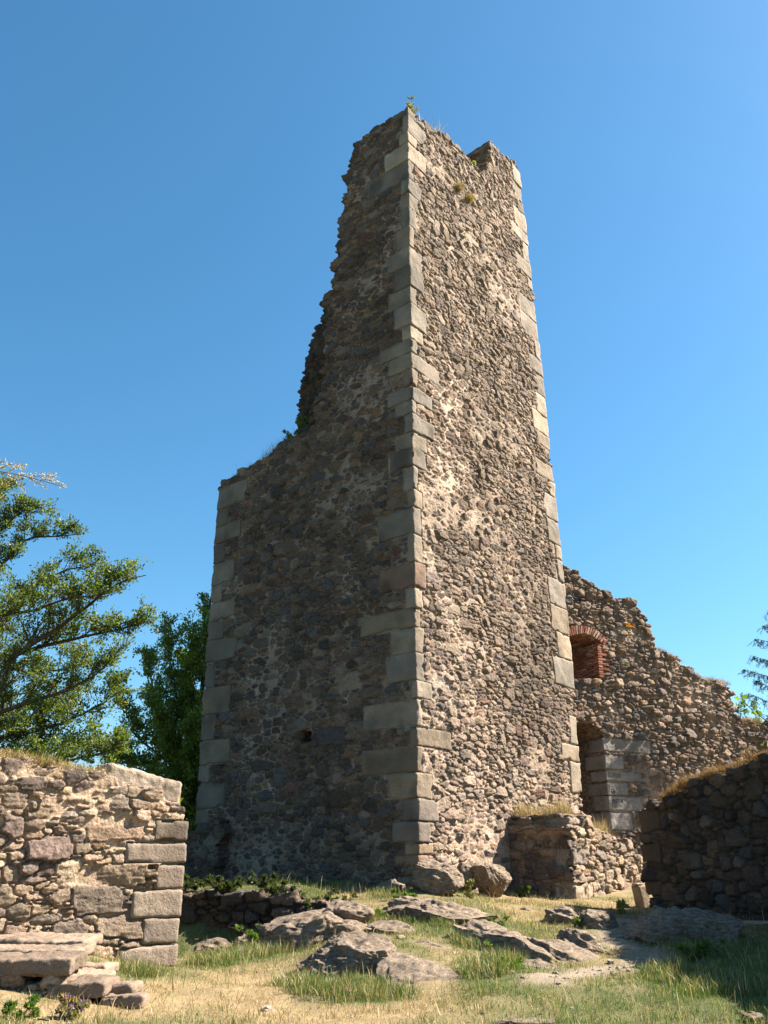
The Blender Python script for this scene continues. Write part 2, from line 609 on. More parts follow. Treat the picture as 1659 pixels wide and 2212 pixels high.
def block(name, mp, lo, hi, seed, col, parent, seg=0.06, rad=0.03, amp=0.012, strokes=(), mat=None):
    """dressed stone: rounded box in the local axes of mp (a callable x,y,z -> world), strokes are engraved into its z-max face"""
    lo, hi = np.asarray(lo, float), np.asarray(hi, float)
    ext = (hi - lo) / 2
    n = [max(2, min(90, int(2 * e / seg))) for e in ext]
    V, Q = box_grid(*n)
    p = V * ext
    r = min(rad, ext.min() * 0.45)
    inner = np.clip(p, -(ext - r), ext - r)
    d = p - inner
    L = np.linalg.norm(d, axis=1)
    nz = L > 1e-9
    nrm = V / np.linalg.norm(V, axis=1)[:, None]
    d[nz] = d[nz] / L[nz][:, None]
    q = inner + d * r
    W = q + (lo + hi) / 2
    Pn = W + seed * 3.1
    disp = amp * fbm(Pn * 4, 3, seed) + amp * 0.6 * fbm(Pn * 16, 2, seed + 1)
    chip = sstep(0.25, 0.6, fbm(Pn * 3.2, 2, seed + 5)) * (L > r * 1.2) * 0.09
    q = q + np.where(nz[:, None], d, nrm) * (disp - chip)[:, None]
    if strokes:
        top = V[:, 2] > 0.99
        x, y = q[:, 0] + ((lo + hi) / 2)[0], q[:, 1] + ((lo + hi) / 2)[1]
        dist = np.full(len(q), 9.0)
        for (x1, y1, x2, y2) in strokes:
            dx, dy = x2 - x1, y2 - y1
            t = np.clip(((x - x1) * dx + (y - y1) * dy) / (dx * dx + dy * dy + 1e-9), 0, 1)
            dist = np.minimum(dist, np.hypot(x - x1 - t * dx, y - y1 - t * dy))
        cut = (1 - sstep(0.007, 0.017, dist)) * top
        q[:, 2] -= 0.016 * cut
    jit = np.stack([vnoise(Pn * 1.7 + 5, seed + 21), vnoise(Pn * 1.7 + 15, seed + 22), vnoise(Pn * 1.7 + 25, seed + 23)], 1)
    q = q + jit * amp * 1.1
    W = q + (lo + hi) / 2
    c = np.array(col) * (1 + 0.22 * fbm(Pn * 2.2, 3, seed + 9)[:, None] - 0.3 * sstep(0.1, 0.5, fbm(Pn * 1.3 + 9, 3, seed + 12))[:, None])
    if strokes:
        c = c * (1 - 0.5 * cut)[:, None]
    w = mp(W[:, 0], W[:, 1], W[:, 2])
    e1 = mp(np.array([lo[0] + 0.1]), np.array([lo[1]]), np.array([lo[2]]))[0] - mp(np.array([lo[0]]), np.array([lo[1]]), np.array([lo[2]]))[0]
    e2 = mp(np.array([lo[0]]), np.array([lo[1] + 0.1]), np.array([lo[2]]))[0] - mp(np.array([lo[0]]), np.array([lo[1]]), np.array([lo[2]]))[0]
    e3 = mp(np.array([lo[0]]), np.array([lo[1]]), np.array([lo[2] + 0.1]))[0] - mp(np.array([lo[0]]), np.array([lo[1]]), np.array([lo[2]]))[0]
    if np.dot(np.cross(e1, e2), e3) < 0:
        Q = Q[:, ::-1]
    return mesh_obj(name, w, Q, None, mat or M_ASHLAR, np.clip(c * 0.68 * np.array([1.08, 0.98, 0.89]), 0.02, 0.7), parent, True)


ASH = [(0.37, 0.33, 0.275), (0.33, 0.30, 0.255), (0.41, 0.36, 0.29), (0.31, 0.285, 0.25), (0.37, 0.315, 0.245)]
PINK = (0.34, 0.245, 0.19)

# ------------------------------------------------------------------ terrain
ang = math.radians(39.5)
DR = np.array([math.sin(ang), math.cos(ang), 0])
DL = np.array([-math.cos(ang), math.sin(ang), 0])
N0 = np.array([0.785, 20.4, 0.0])        # near corner of the tower
NR, NL = -DL, -DR

gp = []
for px, py, z in [(0, 2212, .08), (400, 2212, 0), (829, 2212, 0), (1250, 2212, 0), (1659, 2212, -.02), (1900, 2212, 0), (-300, 2212, .3),
                  (300, 2182, .03), (600, 2160, 0), (900, 2170, 0), (1200, 2160, .02), (1500, 2160, .03),
                  (380, 2097, 0), (500, 2090, .0), (600, 2110, 0), (1300, 2100, .12), (1450, 2090, .14), (1600, 2080, .14),
                  (700, 2130, .0), (0, 2008, .64), (100, 2030, .5), (200, 2062, .24), (280, 2088, .06), (470, 2062, .02), (1450, 2055, .2)]:
    gp.append(at_z(px, py, z))
for px, py, yy in [(740, 2028, 14.9), (900, 2040, 14.5), (790, 2000, 16.5), (850, 1996, 16.8), (1000, 1998, 16.8), (1150, 2020, 16.2), (1050, 2072, 14.2), (860, 1932, 19.3), (950, 1940, 19.2), (1050, 1942, 20.5),
                   (1150, 1950, 20.8), (1230, 1950, 21.5), (1300, 1985, 18.5), (1380, 1966, 21.5), (1270, 2050, 15.8), (670, 2062, 15.6), (560, 2045, 16.4), (960, 1958, 18.0), (800, 1962, 18.2), (1120, 1985, 18)]:
    gp.append(at_y(px, py, yy))
for xyz in [(.78, 20.2, .93), (-.2, 19.6, .78), (-1.2, 18.9, .82), (-2.3, 17.5, .06), (-3.4, 17.5, .0), (-4.6, 17.6, .0), (-1.6, 17.4, .16), (-2.9, 17.6, .03), (-4.4, 18.6, .92), (-2.2, 18.5, .93), (-3.3, 18.5, .93), (-3.3, 20.0, .95), (-4.4, 22, .95), (-5.4, 25.5, 1.0),
            (-.6, 20.9, .95), (3.0, 22.2, .72), (6.2, 21, .5), (7.4, 17.3, .45), (9, 12, .25), (8, 27, .95), (12, 28, .9), (5.2, 26.6, 1.0), (-8, 13, .9), (-8, 20, .3), (-10, 28, .5), (12, 20, .8), (0, 5, 0), (-5, 5, .4), (5, 5, 0), (0, 30, 1), (-4.2, 15.6, -.02), (-4.6, 17.0, -.05)]:
    gp.append(np.array(xyz))
gp = np.array(gp)


def rbf_fit(P, z, lam=0.02):
    n = len(P)
    D = np.hypot(P[:, None, 0] - P[None, :, 0], P[:, None, 1] - P[None, :, 1])
    A = np.zeros((n + 3, n + 3))
    A[:n, :n] = D + lam * np.eye(n)
    A[:n, n] = 1
    A[:n, n + 1:n + 3] = P[:, :2]
    A[n:, :n] = A[:n, n:].T
    return np.linalg.solve(A, np.concatenate([z, np.zeros(3)]))


GW = rbf_fit(gp, gp[:, 2])


def ground_z(x, y):
    x, y = np.atleast_1d(np.asarray(x, float)), np.atleast_1d(np.asarray(y, float))
    r = np.zeros(x.shape)
    xc, yc = np.clip(x, -11, 13), np.clip(y, 2, 31)
    for k in range(len(gp)):
        r += GW[k] * np.hypot(xc - gp[k, 0], yc - gp[k, 1])
    r += GW[-3] + GW[-2] * xc + GW[-1] * yc
    out = np.hypot(x - xc, y - yc)
    r = r * np.exp(-out / 15) - 9 * sstep(3, 90, out)
    P = np.stack([x.ravel(), y.ravel(), x.ravel() * 0], 1)
    r = r + (0.085 * fbm(P * 1.0, 4, 5).reshape(x.shape) + 0.015 * fbm(P * 6, 3, 6).reshape(x.shape)) * (out < 40)
    return r


def gz(x, y):
    return float(ground_z(x, y)[0])


def dist_poly(x, y, pts):
    d = np.full(np.shape(x), 99.0)
    for (x1, y1), (x2, y2) in zip(pts[:-1], pts[1:]):
        dx, dy = x2 - x1, y2 - y1
        t = np.clip(((x - x1) * dx + (y - y1) * dy) / (dx * dx + dy * dy), 0, 1)
        d = np.minimum(d, np.hypot(x - x1 - t * dx, y - y1 - t * dy))
    return d


def on_ground(px, py):
    d = ray(px, py)
    t = np.arange(8.5, 32, 0.04) / d[1]
    P = CAM + d * t[:, None]
    below = P[:, 2] < ground_z(P[:, 0], P[:, 1])
    k = int(np.argmax(below)) if below.any() else len(t) - 1
    return P[k]


PATH = [tuple(on_ground(px, py)[:2]) for px, py in [(1180, 2118), (1300, 2098), (1385, 2080), (1400, 2062), (1320, 2030), (1345, 1990)]]
STRAW = [tuple(at_z(px, py, z)[:2]) for px, py, z in [(-200, 2230, 0), (330, 2170, .0), (420, 2150, 0), (700, 2190, 0)]]


def greenness(x, y):
    """0 dry straw .. 1 lush green, a patchwork in plan"""
    sh = np.shape(x)
    P = np.stack([np.ravel(x), np.ravel(y), np.ravel(x) * 0], 1)
    g = 0.42 + 0.6 * fbm(P * 0.55, 3, 31).reshape(sh) + 0.35 * fbm(P * 2.3, 3, 33).reshape(sh)
    g = g + 0.32 * sstep(-0.5, 4, x) * sstep(17, 12, y)
    g = g - 0.8 * sstep(1.3, 0.3, dist_poly(x, y, STRAW))
    g = g - 0.25 * sstep(17.3, 19.5, y) * sstep(0, 2, x)
    for (q, r) in TUFTQ:
        g = g + 0.7 * sstep(r, r * 0.35, np.hypot(x - q[0], (y - q[1]) * 0.6))
    g = g + 0.6 * sstep(-0.5, -2.0, x) * sstep(16.2, 17.2, y)  # darker green over the terrace, standing in for its shade
    return np.clip(g, 0, 1)


TUFTS = [(520, 2068, .05, 1.0), (600, 2055, .12, .8), (720, 2140, 0, .9), (800, 2150, 0, .8), (1040, 2100, .15, .6), (1090, 2080, .2, .5), (870, 1992, .6, .45), (800, 1990, .6, .5),
         (960, 1998, .6, .35), (1020, 2040, .35, .5), (1080, 2052, .3, .4), (480, 2075, .0, .8), (1560, 2140, .05, .8), (1480, 2120, .08, .8), (840, 1935, .98, .7), (300, 2105, .02, .4), (640, 2130, .0, .5)]

TUFTQ = [(on_ground(px, py), r) for (px, py, z, r) in TUFTS]

xa = np.concatenate([-11 - np.geomspace(0.3, 900, 26)[::-1], np.arange(-11, 13.01, 0.09), 13 + np.geomspace(0.3, 900, 26)])
ya = np.concatenate([2 - np.geomspace(0.3, 200, 16)[::-1], np.arange(2, 31.01, 0.09), 31 + np.geomspace(0.3, 1500, 30)])
X, Y = np.meshgrid(xa, ya)
Z = ground_z(X, Y)
g = greenness(X, Y)
pd = dist_poly(X, Y, PATH)
bare = sstep(0.5, 0.15, pd + 0.25 * fbm(np.stack([X.ravel() * 2.5, Y.ravel() * 2.5, X.ravel() * 0], 1), 3, 77).reshape(X.shape))
cg = np.array([0.085, 0.095, 0.035]) * g[..., None] + np.array([0.25, 0.185, 0.10]) * (1 - g[..., None])
cg = cg * (1 - bare[..., None]) + np.array([0.25, 0.2, 0.145]) * bare[..., None]
far = sstep(60, 140, np.hypot(X, Y - 15))
cg = cg * (1 - far[..., None]) + np.array([0.05, 0.075, 0.03]) * far[..., None]
n1, n2 = X.shape
gi = np.arange(X.size).reshape(X.shape)
gq = np.stack([gi[:-1, :-1], gi[:-1, 1:], gi[1:, 1:], gi[1:, :-1]], -1).reshape(-1, 4)
go = mesh_obj('ground', np.stack([X.ravel(), Y.ravel(), Z.ravel()], 1), gq, None, M_GROUND, cg.reshape(-1, 3))
tag(go, kind='structure')

# ------------------------------------------------------------------ the tower
tower = thing('stone_tower', 'tall ruined square tower of brown rubble stone with pale corner blocks', 'tower', (0.785, 20.4, 1.0))
R_EDGE = [(1257, 1740), (1240, 1480), (1205, 1130), (1165, 750), (1146, 590), (1119, 356)]
fr0 = Frame(N0, DR, NR)
zs, ue = zip(*[(b, a) for a, b in (fr0.uv(*p) for p in R_EDGE)])
frR = Frame(N0, DR, NR, (np.array(zs), np.array(ue), 8.2))
fr0 = Frame(N0, DL, NL)
L_EDGE = [(424, 1770), (440, 1500), (473, 1047)]
zs2, ue2 = zip(*[(b, a) for a, b in (fr0.uv(*p) for p in L_EDGE)])
frL = Frame(N0, DL, NL, (np.array(zs2), np.array(ue2), 8.1))

polyR = [(0.06, 0.1)] + [frR.uv(*p) for p in [(884, 240)]][:0] + [(0.06, 24.75)] + [frR.uv(*p) for p in [(905, 258), (928, 276), (962, 292), (1003, 327), (1027, 358), (1050, 373), (1057, 302), (1075, 322), (1094, 338), (1112, 350)]]
polyR += [(8.14, polyR[-1][1] - 0.1), (8.14, 0.1)]
polyL = [(0.06, 0.1), (0.06, 24.7)] + [frL.uv(*p) for p in [(850, 250), (800, 283), (775, 300), (765, 322), (755, 370), (740, 450), (726, 530), (715, 600), (707, 645), (699, 720), (695, 788), (690, 830), (672, 925), (640, 942), (600, 962), (560, 995), (500, 1030), (476, 1044)]]
polyL += [(8.04, polyL[-1][1]), (8.04, 0.1)]

rq = random.Random(11)
rectR, rectL, quoins = [], [], []
z = 0.75
k = 0
for (h, a, b) in [(.22, .3, .5), (.2, .6, .3), (.24, .4, .45), (.22, .7, .35), (.26, .4, .55), (.46, .75, .42), (.5, .45, .8)]:
    quoins.append((z, h, a, b))
    rectL.append((0, a, z, z + h))
    rectR.append((0, b, z, z + h))
    z += h
while z < 24.5 and len(quoins) < 46:           # near corner: long and short alternate
    h = rq.uniform(0.42, 0.78)
    h = min(h, 24.75 - z)
    if k % 2:
        a, b = rq.choice([0.35, 0.6, 0.95, 1.25, 1.65]) * rq.uniform(.9, 1.1), rq.choice([0.2, 0.3, 0.5, 0.7]) * rq.uniform(.9, 1.1)
    else:
        a, b = rq.choice([0.2, 0.3, 0.5, 0.9]) * rq.uniform(.9, 1.1), rq.choice([0.35, 0.6, 0.9, 1.3]) * rq.uniform(.9, 1.1)
    if h > 0.15:
        quoins.append((z, h, a, b))
        rectL.append((0, a, z, z + h))
        rectR.append((0, b, z, z + h))
    z += h
    k += 1


def mapN(x, y, zz):       # x along the left face, y along the right face from the near corner
    return N0 + x[:, None] * DL + y[:, None] * DR + zz[:, None] * np.array([0, 0, 1.0])


for i, (z, h, a, b) in enumerate(quoins):
    c = np.array(PINK if i in (16,) else rq.choice(ASH)) * rq.choice([0.58, 0.68, 0.78, 0.9, 1.05])
    if i < 7:
        c = np.array([(0.27, 0.21, 0.16), (0.31, 0.25, 0.19), (0.24, 0.19, 0.15), (0.3, 0.22, 0.165), (0.33, 0.26, 0.19), (0.22, 0.195, 0.175), (0.23, 0.205, 0.185)][i])
    p = rq.uniform(0.008, 0.03)
    block('quoin', mapN, (-p, -p, z + 0.008), (a, b, z + h - 0.008), 100 + i, c, tower, 0.045, 0.018, 0.022)


def mapR(x, y, zz):       # from the far right corner: x back along the right face, y inward
    e = np.interp(zz, zs, ue)
    return N0 + (e - x)[:, None] * DR + y[:, None] * DL + zz[:, None] * np.array([0, 0, 1.0])


z = 0.7
k = 0
nq = 0
while z < 27.2 and nq < 34:
    h = rq.uniform(0.5, 0.95)
    L = rq.choice([0.4, 0.5, 0.65, 0.9, 1.2]) * rq.uniform(.9, 1.1)
    if rq.random() < 0.86:
        rectR.append((8.2 - L, 8.3, z, z + h))
        c = np.array(rq.choice(ASH)) * rq.uniform(0.75, 1.1)
        p = rq.uniform(0.008, 0.03)
        block('quoin', mapR, (-p, -p, z + 0.008), (L, 0.6, z + h - 0.008), 200 + nq, c, tower, 0.055, 0.018, 0.024)
        nq += 1
    z += h
    k += 1


def mapL(x, y, zz):
    e = np.interp(zz, zs2, ue2)
    return N0 + (e - x)[:, None] * DL + y[:, None] * DR + zz[:, None] * np.array([0, 0, 1.0])


z = 2.4
k = 0
while z < 13.0:
    h = rq.uniform(0.45, 0.85)
    h = min(h, 13.3 - z)
    L = rq.uniform(0.95, 1.5) if k % 2 else rq.uniform(0.45, 0.75)
    rectL.append((8.1 - L, 8.3, z, z + h))
    c = np.array(rq.choice(ASH)) * rq.uniform(0.5, 0.75)  # darker than the sunlit corner's quoins, shade painted into the colour
    p = rq.uniform(0.008, 0.025)
    block('quoin', mapL, (-p, -p, z + 0.008), (L, 0.7, z + h - 0.008), 300 + k, c, tower, 0.055, 0.018, 0.024)
    z += h
    k += 1


def toneR(U, V):
    P = np.stack([U.ravel(), V.ravel(), U.ravel() * 0], 1)
    t = 1.02 + 0.16 * fbm(P * 0.35, 3, 401).reshape(U.shape)
    t = t - 0.42 * np.exp(-((U - 6.0) / 2.2) ** 2 - ((V - 7.6) / 3.4) ** 2) + 0.16 * sstep(4.5, 2.5, V) - 0.10 * np.exp(-((U - 4.5) / 3) ** 2 - ((V - 12) / 3) ** 2)
    return t


def whiteR(U, V):
    P = np.stack([U.ravel() * 1.2, V.ravel() * 0.9, U.ravel() * 0], 1)
    w = sstep(-0.15, 0.35, fbm(P, 3, 407).reshape(U.shape))
    return w * 0.6 * np.clip(np.exp(-((U - 1.3) / 0.6) ** 2 - ((V - 6.2) / 2.2) ** 2) + 0.8 * np.exp(-((U - 1.9) / 0.9) ** 2 - ((V - 9.3) / 1.0) ** 2) + 0.5 * np.exp(-((U - 3.5) / 2.2) ** 2 - ((V - 19) / 3.0) ** 2), 0, 1)


def whiteL(U, V):
    P = np.stack([U.ravel() * 1.2, V.ravel() * 0.9, U.ravel() * 0], 1)
    w = sstep(-0.1, 0.4, fbm(P, 3, 408).reshape(U.shape))
    return 0.8 * w * np.clip(np.exp(-((U - 1.9) / 0.6) ** 2 - ((V - 4.6) / 2.6) ** 2), 0, 1)


CL = [(.12, .165, 1.2, 1.9, .08), (.07, .105, 1.3, 2.4, .30), (.042, .065, 1.5, 3.2, .42), (.024, .04, 1.8, 4.2, .55)]
masonry('wall', frR, polyR, 0.022, CL, 21, 1.7, 'tower', (0.54, 0.45, 0.34), 0.052, 0.042, 0.02, rects=rectR, parent=tower, tone=toneR, mwhite=whiteR)
hole = [frL.uv(*p) for p in [(652, 1603), (652, 1579), (671, 1579), (671, 1602)]]
big = []
rb = random.Random(5)
for _ in range(26):
    big.append((rb.uniform(1.8, 6.5), rb.uniform(2.2, 13), rb.uniform(.25, .5), rb.uniform(.13, .22)))
masonry('wall', frL, polyL, 0.024, CL, 22, 1.7, 'shade', (0.42, 0.36, 0.285), 0.05, 0.04, 0.05, mwhite=whiteL, cuts=[hole], rects=rectL, fixed=big, parent=tower)  # shade painted in: darker stones and mortar than the sunlit face
# inner leaf of the broken left side, standing further out behind the face
frI = Frame(N0 + DR * 1.72, DL, NL)
polyI = [(2.0, 1.0), (1.9, 24.0)] + [frI.uv(*p) for p in [(760, 420), (735, 560), (712, 640), (697, 648), (692, 660), (690, 690), (678, 725), (667, 760), (656, 800), (650, 832), (643, 880), (638, 945), (636, 985)]] + [(7.9, 13.0), (7.9, 1.0)]
masonry('wall', frI, polyI, 0.04, CL, 23, 1.1, 'shade', (0.17, 0.145, 0.115), 0.09, 0.05, -0.2, parent=tower, tone=lambda U, V: 0.62 + 0 * U)  # stones and mortar darkened to paint the deeper shade behind the face
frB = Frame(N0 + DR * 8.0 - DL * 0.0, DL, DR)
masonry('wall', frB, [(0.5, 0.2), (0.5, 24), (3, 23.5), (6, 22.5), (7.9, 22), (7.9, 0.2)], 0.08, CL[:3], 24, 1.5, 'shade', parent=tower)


# ------------------------------------------------------------------ ruined wall with window and doorway
BW = math.radians(27)
frW = Frame((5.5, 27.0, 0), (math.cos(BW), math.sin(BW), 0), (math.sin(BW), -math.cos(BW), 0))
ruin = thing('ruined_wall', 'tall crumbling stone wall with a brick arched window behind the tower', 'wall', (8.0, 28.0, 0.9))
outl = [(1170, 1225), (1216, 1222), (1240, 1228), (1252, 1248), (1279, 1260), (1292, 1270), (1335, 1290), (1361, 1295), (1380, 1309), (1396, 1331), (1405, 1350), (1412, 1377), (1414, 1400), (1440, 1408), (1470, 1420), (1478, 1434), (1500, 1452), (1520, 1466), (1570, 1477), (1584, 1505), (1597, 1552), (1640, 1558), (1760, 1566)]
polyW = [frW.uv(*p) for p in outl]
polyW = [(polyW[0][0], 0.2)] + polyW + [(polyW[-1][0], 0.2)]
winp = [frW.uv(*p) for p in [(1205, 1466), (1205, 1384), (1222, 1376), (1240, 1371), (1258, 1370), (1276, 1375), (1290, 1386), (1295, 1466)]]
doorp = [frW.uv(*p) for p in [(1200, 2100), (1210, 1562), (1262, 1560), (1285, 1572), (1304, 1592), (1312, 1680), (1320, 1760), (1352, 2100)]]
JB = [(1594, 1629, 105, 0), (1630, 1663, 42, 1), (1664, 1689, 76, 2), (1690, 1718, 45, 3), (1719, 1752, 74, 4), (1755, 1793, 50, 5), (1880, 1928, 40, 6)]


def glyph(ch, x, y, w, h):
    G = {'R': [(0, 0, 0, 1), (0, 1, .8, 1), (.8, 1, .8, .55), (.8, .55, 0, .5), (.3, .5, .9, 0)], 'O': [(0, 0, 0, 1), (0, 1, .8, 1), (.8, 1, .8, 0), (.8, 0, 0, 0)],
         'M': [(0, 0, 0, 1), (0, 1, .45, .4), (.45, .4, .9, 1), (.9, 1, .9, 0)], 'A': [(0, 0, .4, 1), (.4, 1, .85, 0), (.2, .45, .65, .45)], 'N': [(0, 0, 0, 1), (0, 1, .8, 0), (.8, 0, .8, 1)],
         'G': [(.8, 1, 0, 1), (0, 1, 0, 0), (0, 0, .8, 0), (.8, 0, .8, .5)], 'T': [(0, 1, .9, 1), (.45, 1, .45, 0)], 'I': [(.4, 0, .4, 1)]}
    return [(x + a * w, y + b * h, x + c * w, y + d * h) for a, b, c, d in G[ch]]


def text(s, x, y, w, h):
    r = []
    for i, ch in enumerate(s):
        r += glyph(ch, x + i * w * 1.3, y, w, h)
    return r


rectW = []
jbs = []
for (y0, y1, wpx, kx) in JB:
    xe = 1303 + (y0 - 1594) * 0.1
    if kx == 6:
        a = frW.uv(1378, y0)
        b = frW.uv(1378 + wpx, y1)
        rectW.append((a[0], b[0], b[1], a[1]))
        jbs.append((kx, a[0], b[0], b[1], a[1]))
        continue
    a = frW.uv(xe, y0)
    b = frW.uv(xe + wpx, y1)
    rectW.append((a[0] - 0.1, b[0], b[1], a[1]))
    jbs.append((kx, a[0], b[0], b[1], a[1]))
CW = [(.11, .16, 1.2, 1.9, .10), (.065, .10, 1.3, 2.5, .28), (.038, .06, 1.6, 3.4, .42), (.022, .036, 2, 5, .55)]


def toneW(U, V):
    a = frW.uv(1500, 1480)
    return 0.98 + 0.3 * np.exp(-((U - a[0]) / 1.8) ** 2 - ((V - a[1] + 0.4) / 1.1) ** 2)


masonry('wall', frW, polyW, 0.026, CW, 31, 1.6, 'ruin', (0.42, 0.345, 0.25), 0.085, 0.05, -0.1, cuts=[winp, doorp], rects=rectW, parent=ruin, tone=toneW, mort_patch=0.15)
u_open = [frW.uv(1303, 1594)[0]]
for (kx, a, b, v0, v1) in jbs:
    def mp(x, y, zz):
        return frW(x, y, zz)
    st = []
    if kx == 2:
        st = text('ROMAN', a + 0.05, v1 - 0.2, 0.085, 0.15)
    if kx == 3:
        st = text('GR', a + 0.14, v0 + 0.06, 0.06, 0.11)
    if kx == 4:
        st = text('MARTIN', a + 0.1, v1 - 0.2, 0.055, 0.11)
        s0, s1, t0 = a + 0.09, a + 0.26, v0 + 0.04
        st += [(s0, t0 + .2, s1, t0 + .2), (s0, t0 + .2, s0, t0 + .07), (s1, t0 + .2, s1, t0 + .07), (s0, t0 + .07, (s0 + s1) / 2, t0), (s1, t0 + .07, (s0 + s1) / 2, t0), (s0 + .03, t0 + .18, s1 - .03, t0 + .05), (s1 - .03, t0 + .18, s0 + .04, t0 + .06)]
    dep = 0.0 if kx == 6 else 0.42 + 0.25 * (kx % 2)
    block('carved_block' if st else 'door_block', mp, (a - (0 if kx == 6 else 0.03), v0 + 0.002, -0.3 - dep), (b, v1 - 0.002, 0.012), 400 + kx, np.array((0.42, 0.40, 0.385)) * (0.66 + 0.05 * (kx % 3)), ruin, 0.013 if st else 0.03, 0.02, 0.02, st)


# brick lining of the window
def bricks(name, fr, items, seed, parent):
    """items: (u, v, h centre, half u, half v, half h, turn) - brick boxes, one mesh"""
    rg = np.random.default_rng(seed)
    Vs, Qs, Cs, off = [], [], [], 0
    for (u, v, h, a, b, c, tn) in items:
        V, Q = box_grid(2, 2, 2)
        p = np.sign(V) * np.abs(V) ** 0.6 * np.array([a, b, c]) + rg.normal(0, 0.004, V.shape)
        ct, s_ = math.cos(tn), math.sin(tn)
        x, y = p[:, 0] * ct - p[:, 1] * s_ + u, p[:, 0] * s_ + p[:, 1] * ct + v
        Vs.append(fr(x, y, p[:, 2] + h))
        Qs.append(Q + off)
        off += len(V)
        cc = np.array([(0.27, 0.105, 0.066), (0.21, 0.085, 0.058), (0.31, 0.14, 0.095), (0.34, 0.235, 0.17)][rg.choice(4, p=[.35, .25, .25, .15])]) * rg.uniform(.8, 1.2)
        Cs.append(np.tile(cc, (len(V), 1)))
    Q = np.concatenate(Qs)
    if fr.flip:
        Q = Q[:, ::-1]
    return mesh_obj(name, np.concatenate(Vs), Q, None, M_BRICK, np.concatenate(Cs), parent, False)


ub, vb = frW.uv(1294, 1464)
ut, vt = frW.uv(1289, 1386)
it = []
n = int((vt - vb) / 0.083)
for i in range(n):
    v = vb + 0.045 + i * 0.083
    L = 0.44 if i % 2 else 0.17
    edge = ub + (ut - ub) * (v - vb) / (vt - vb)
    it.append((edge + L / 2 - 0.05, v, -0.05, L / 2, 0.033, 0.14, 0))
    for q in range(1, 5):
        it.append((edge + 0.0 + 0.01 * ((i + q) % 2), v, -0.10 - q * 0.27 + 0.13 * (i % 2), 0.09, 0.033, 0.13, 0))
bricks('brick_jamb', frW, it, 3, ruin)
pts = [frW.uv(*p) for p in [(1204, 1383), (1222, 1374), (1240, 1369), (1258, 1368), (1276, 1373), (1291, 1384), (1302, 1394)]]
it = []
seg = []
for (a, b) in zip(pts[:-1], pts[1:]):
    m_ = max(2, int(math.hypot(b[0] - a[0], b[1] - a[1]) / 0.085))
    for q in range(m_):
        t_ = (q + 0.5) / m_
        seg.append((a[0] + (b[0] - a[0]) * t_, a[1] + (b[1] - a[1]) * t_))
cx, cy = frW.uv(1248, 1440)
for (u, v) in seg:
    aa = math.atan2(v - cy, u - cx)
    it.append((u + 0.11 * math.cos(aa), v + 0.11 * math.sin(aa), -0.03, 0.14, 0.034, 0.15, aa))
    it.append((u + 0.08 * math.cos(aa), v + 0.08 * math.sin(aa), -0.45, 0.12, 0.036, 0.22, aa))
    it.append((u + 0.08 * math.cos(aa), v + 0.08 * math.sin(aa), -0.95, 0.12, 0.036, 0.24, aa))
bricks('brick_arch', frW, it, 4, ruin)
# little drain pipe with an orange lichen patch above it
pu, pv = frW.uv(1357, 1362)
th_ = np.linspace(0, 2 * math.pi, 25)[:-1]
ringv, ringq = [], []
for (r_, h_) in ((0.062, -0.2), (0.062, 0.06), (0.09, 0.07), (0.09, -0.2)):
    ringv.append(frW(pu + r_ * np.cos(th_), pv + 0.7 * r_ * np.sin(th_), np.full(24, h_)))
for j in range(3):
    for q in range(24):
        ringq.append((j * 24 + q, j * 24 + (q + 1) % 24, (j + 1) * 24 + (q + 1) % 24, (j + 1) * 24 + q))
mesh_obj('drain_pipe', np.concatenate(ringv), np.array(ringq), None, M_ASHLAR, np.tile((0.42, 0.38, 0.3), (96, 1)), ruin)
rg = np.random.default_rng(9)
it = []
lich = []
for q in range(60):
    lich.append((pu + rg.normal(0.03, 0.09), pv + 0.11 + abs(rg.normal(0, 0.05)), 0.06, 0.018, 0.013, 0.03, rg.uniform(0, 3)))
lo_ = bricks('lichen_patch', frW, lich, 5, ruin)
lm, lnt, lb = mat_new('orange_lichen')
lb.inputs['Base Color'].default_value = (0.55, 0.23, 0.02, 1)
lo_.data.materials.clear()
lo_.data.materials.append(lm)

# wall added behind the openings and turned from the sun to keep them dark
BI = math.radians(-14)
frV = Frame((4.6, 30.6, 0), (math.cos(BI), math.sin(BI), 0), (math.sin(BI), -math.cos(BI), 0))
iw = masonry('backing_wall', frV, [(0, 0.2), (0, 8.5), (1.6, 8.6), (2.2, 8.2), (4.2, 7.6), (5, 6), (5, 0.2)], 0.06, CW[:3], 33, 0.8, 'shade', origin=(6, 30.4, 0.9))
tag(iw, 'stone wall added behind the doorway and the brick window to keep them dark', 'wall')

# ------------------------------------------------------------------ low wall attached to the tower's lit face
C1 = np.array([4.68, 22.4, 0.0])
low = thing('low_wall', 'broken low stone wall with a sloping top jutting from the sunlit side of the tower', 'wall', (4.68, 22.4, 0.6))
frS = Frame(C1, DR, NR)
frT = Frame(C1 - DR * 0.09, -NR, -DR)
polyS = [frS.uv(*p) for p in [(1226, 1757), (1262, 1766), (1288, 1790), (1318, 1802), (1345, 1815), (1368, 1830), (1384, 1852), (1394, 1875)]]
polyS = [(0.0, 0.1), (0.0, polyS[0][1])] + polyS[1:] + [(polyS[-1][0] + 0.3, 0.1)]
zt = frT.uv(1222, 1758)[1]
polyT = [(0.0, 0.1), (0.0, zt), (0.5, zt - 0.04), (1.0, frT.uv(1150, 1772)[1]), (1.9, frT.uv(1108, 1776)[1]), (1.9, 0.1)]
rS, rT = [], []


def mapS(x, y, zz):
    return C1 + x[:, None] * (-NR) + y[:, None] * DR + zz[:, None] * np.array([0, 0, 1.0])


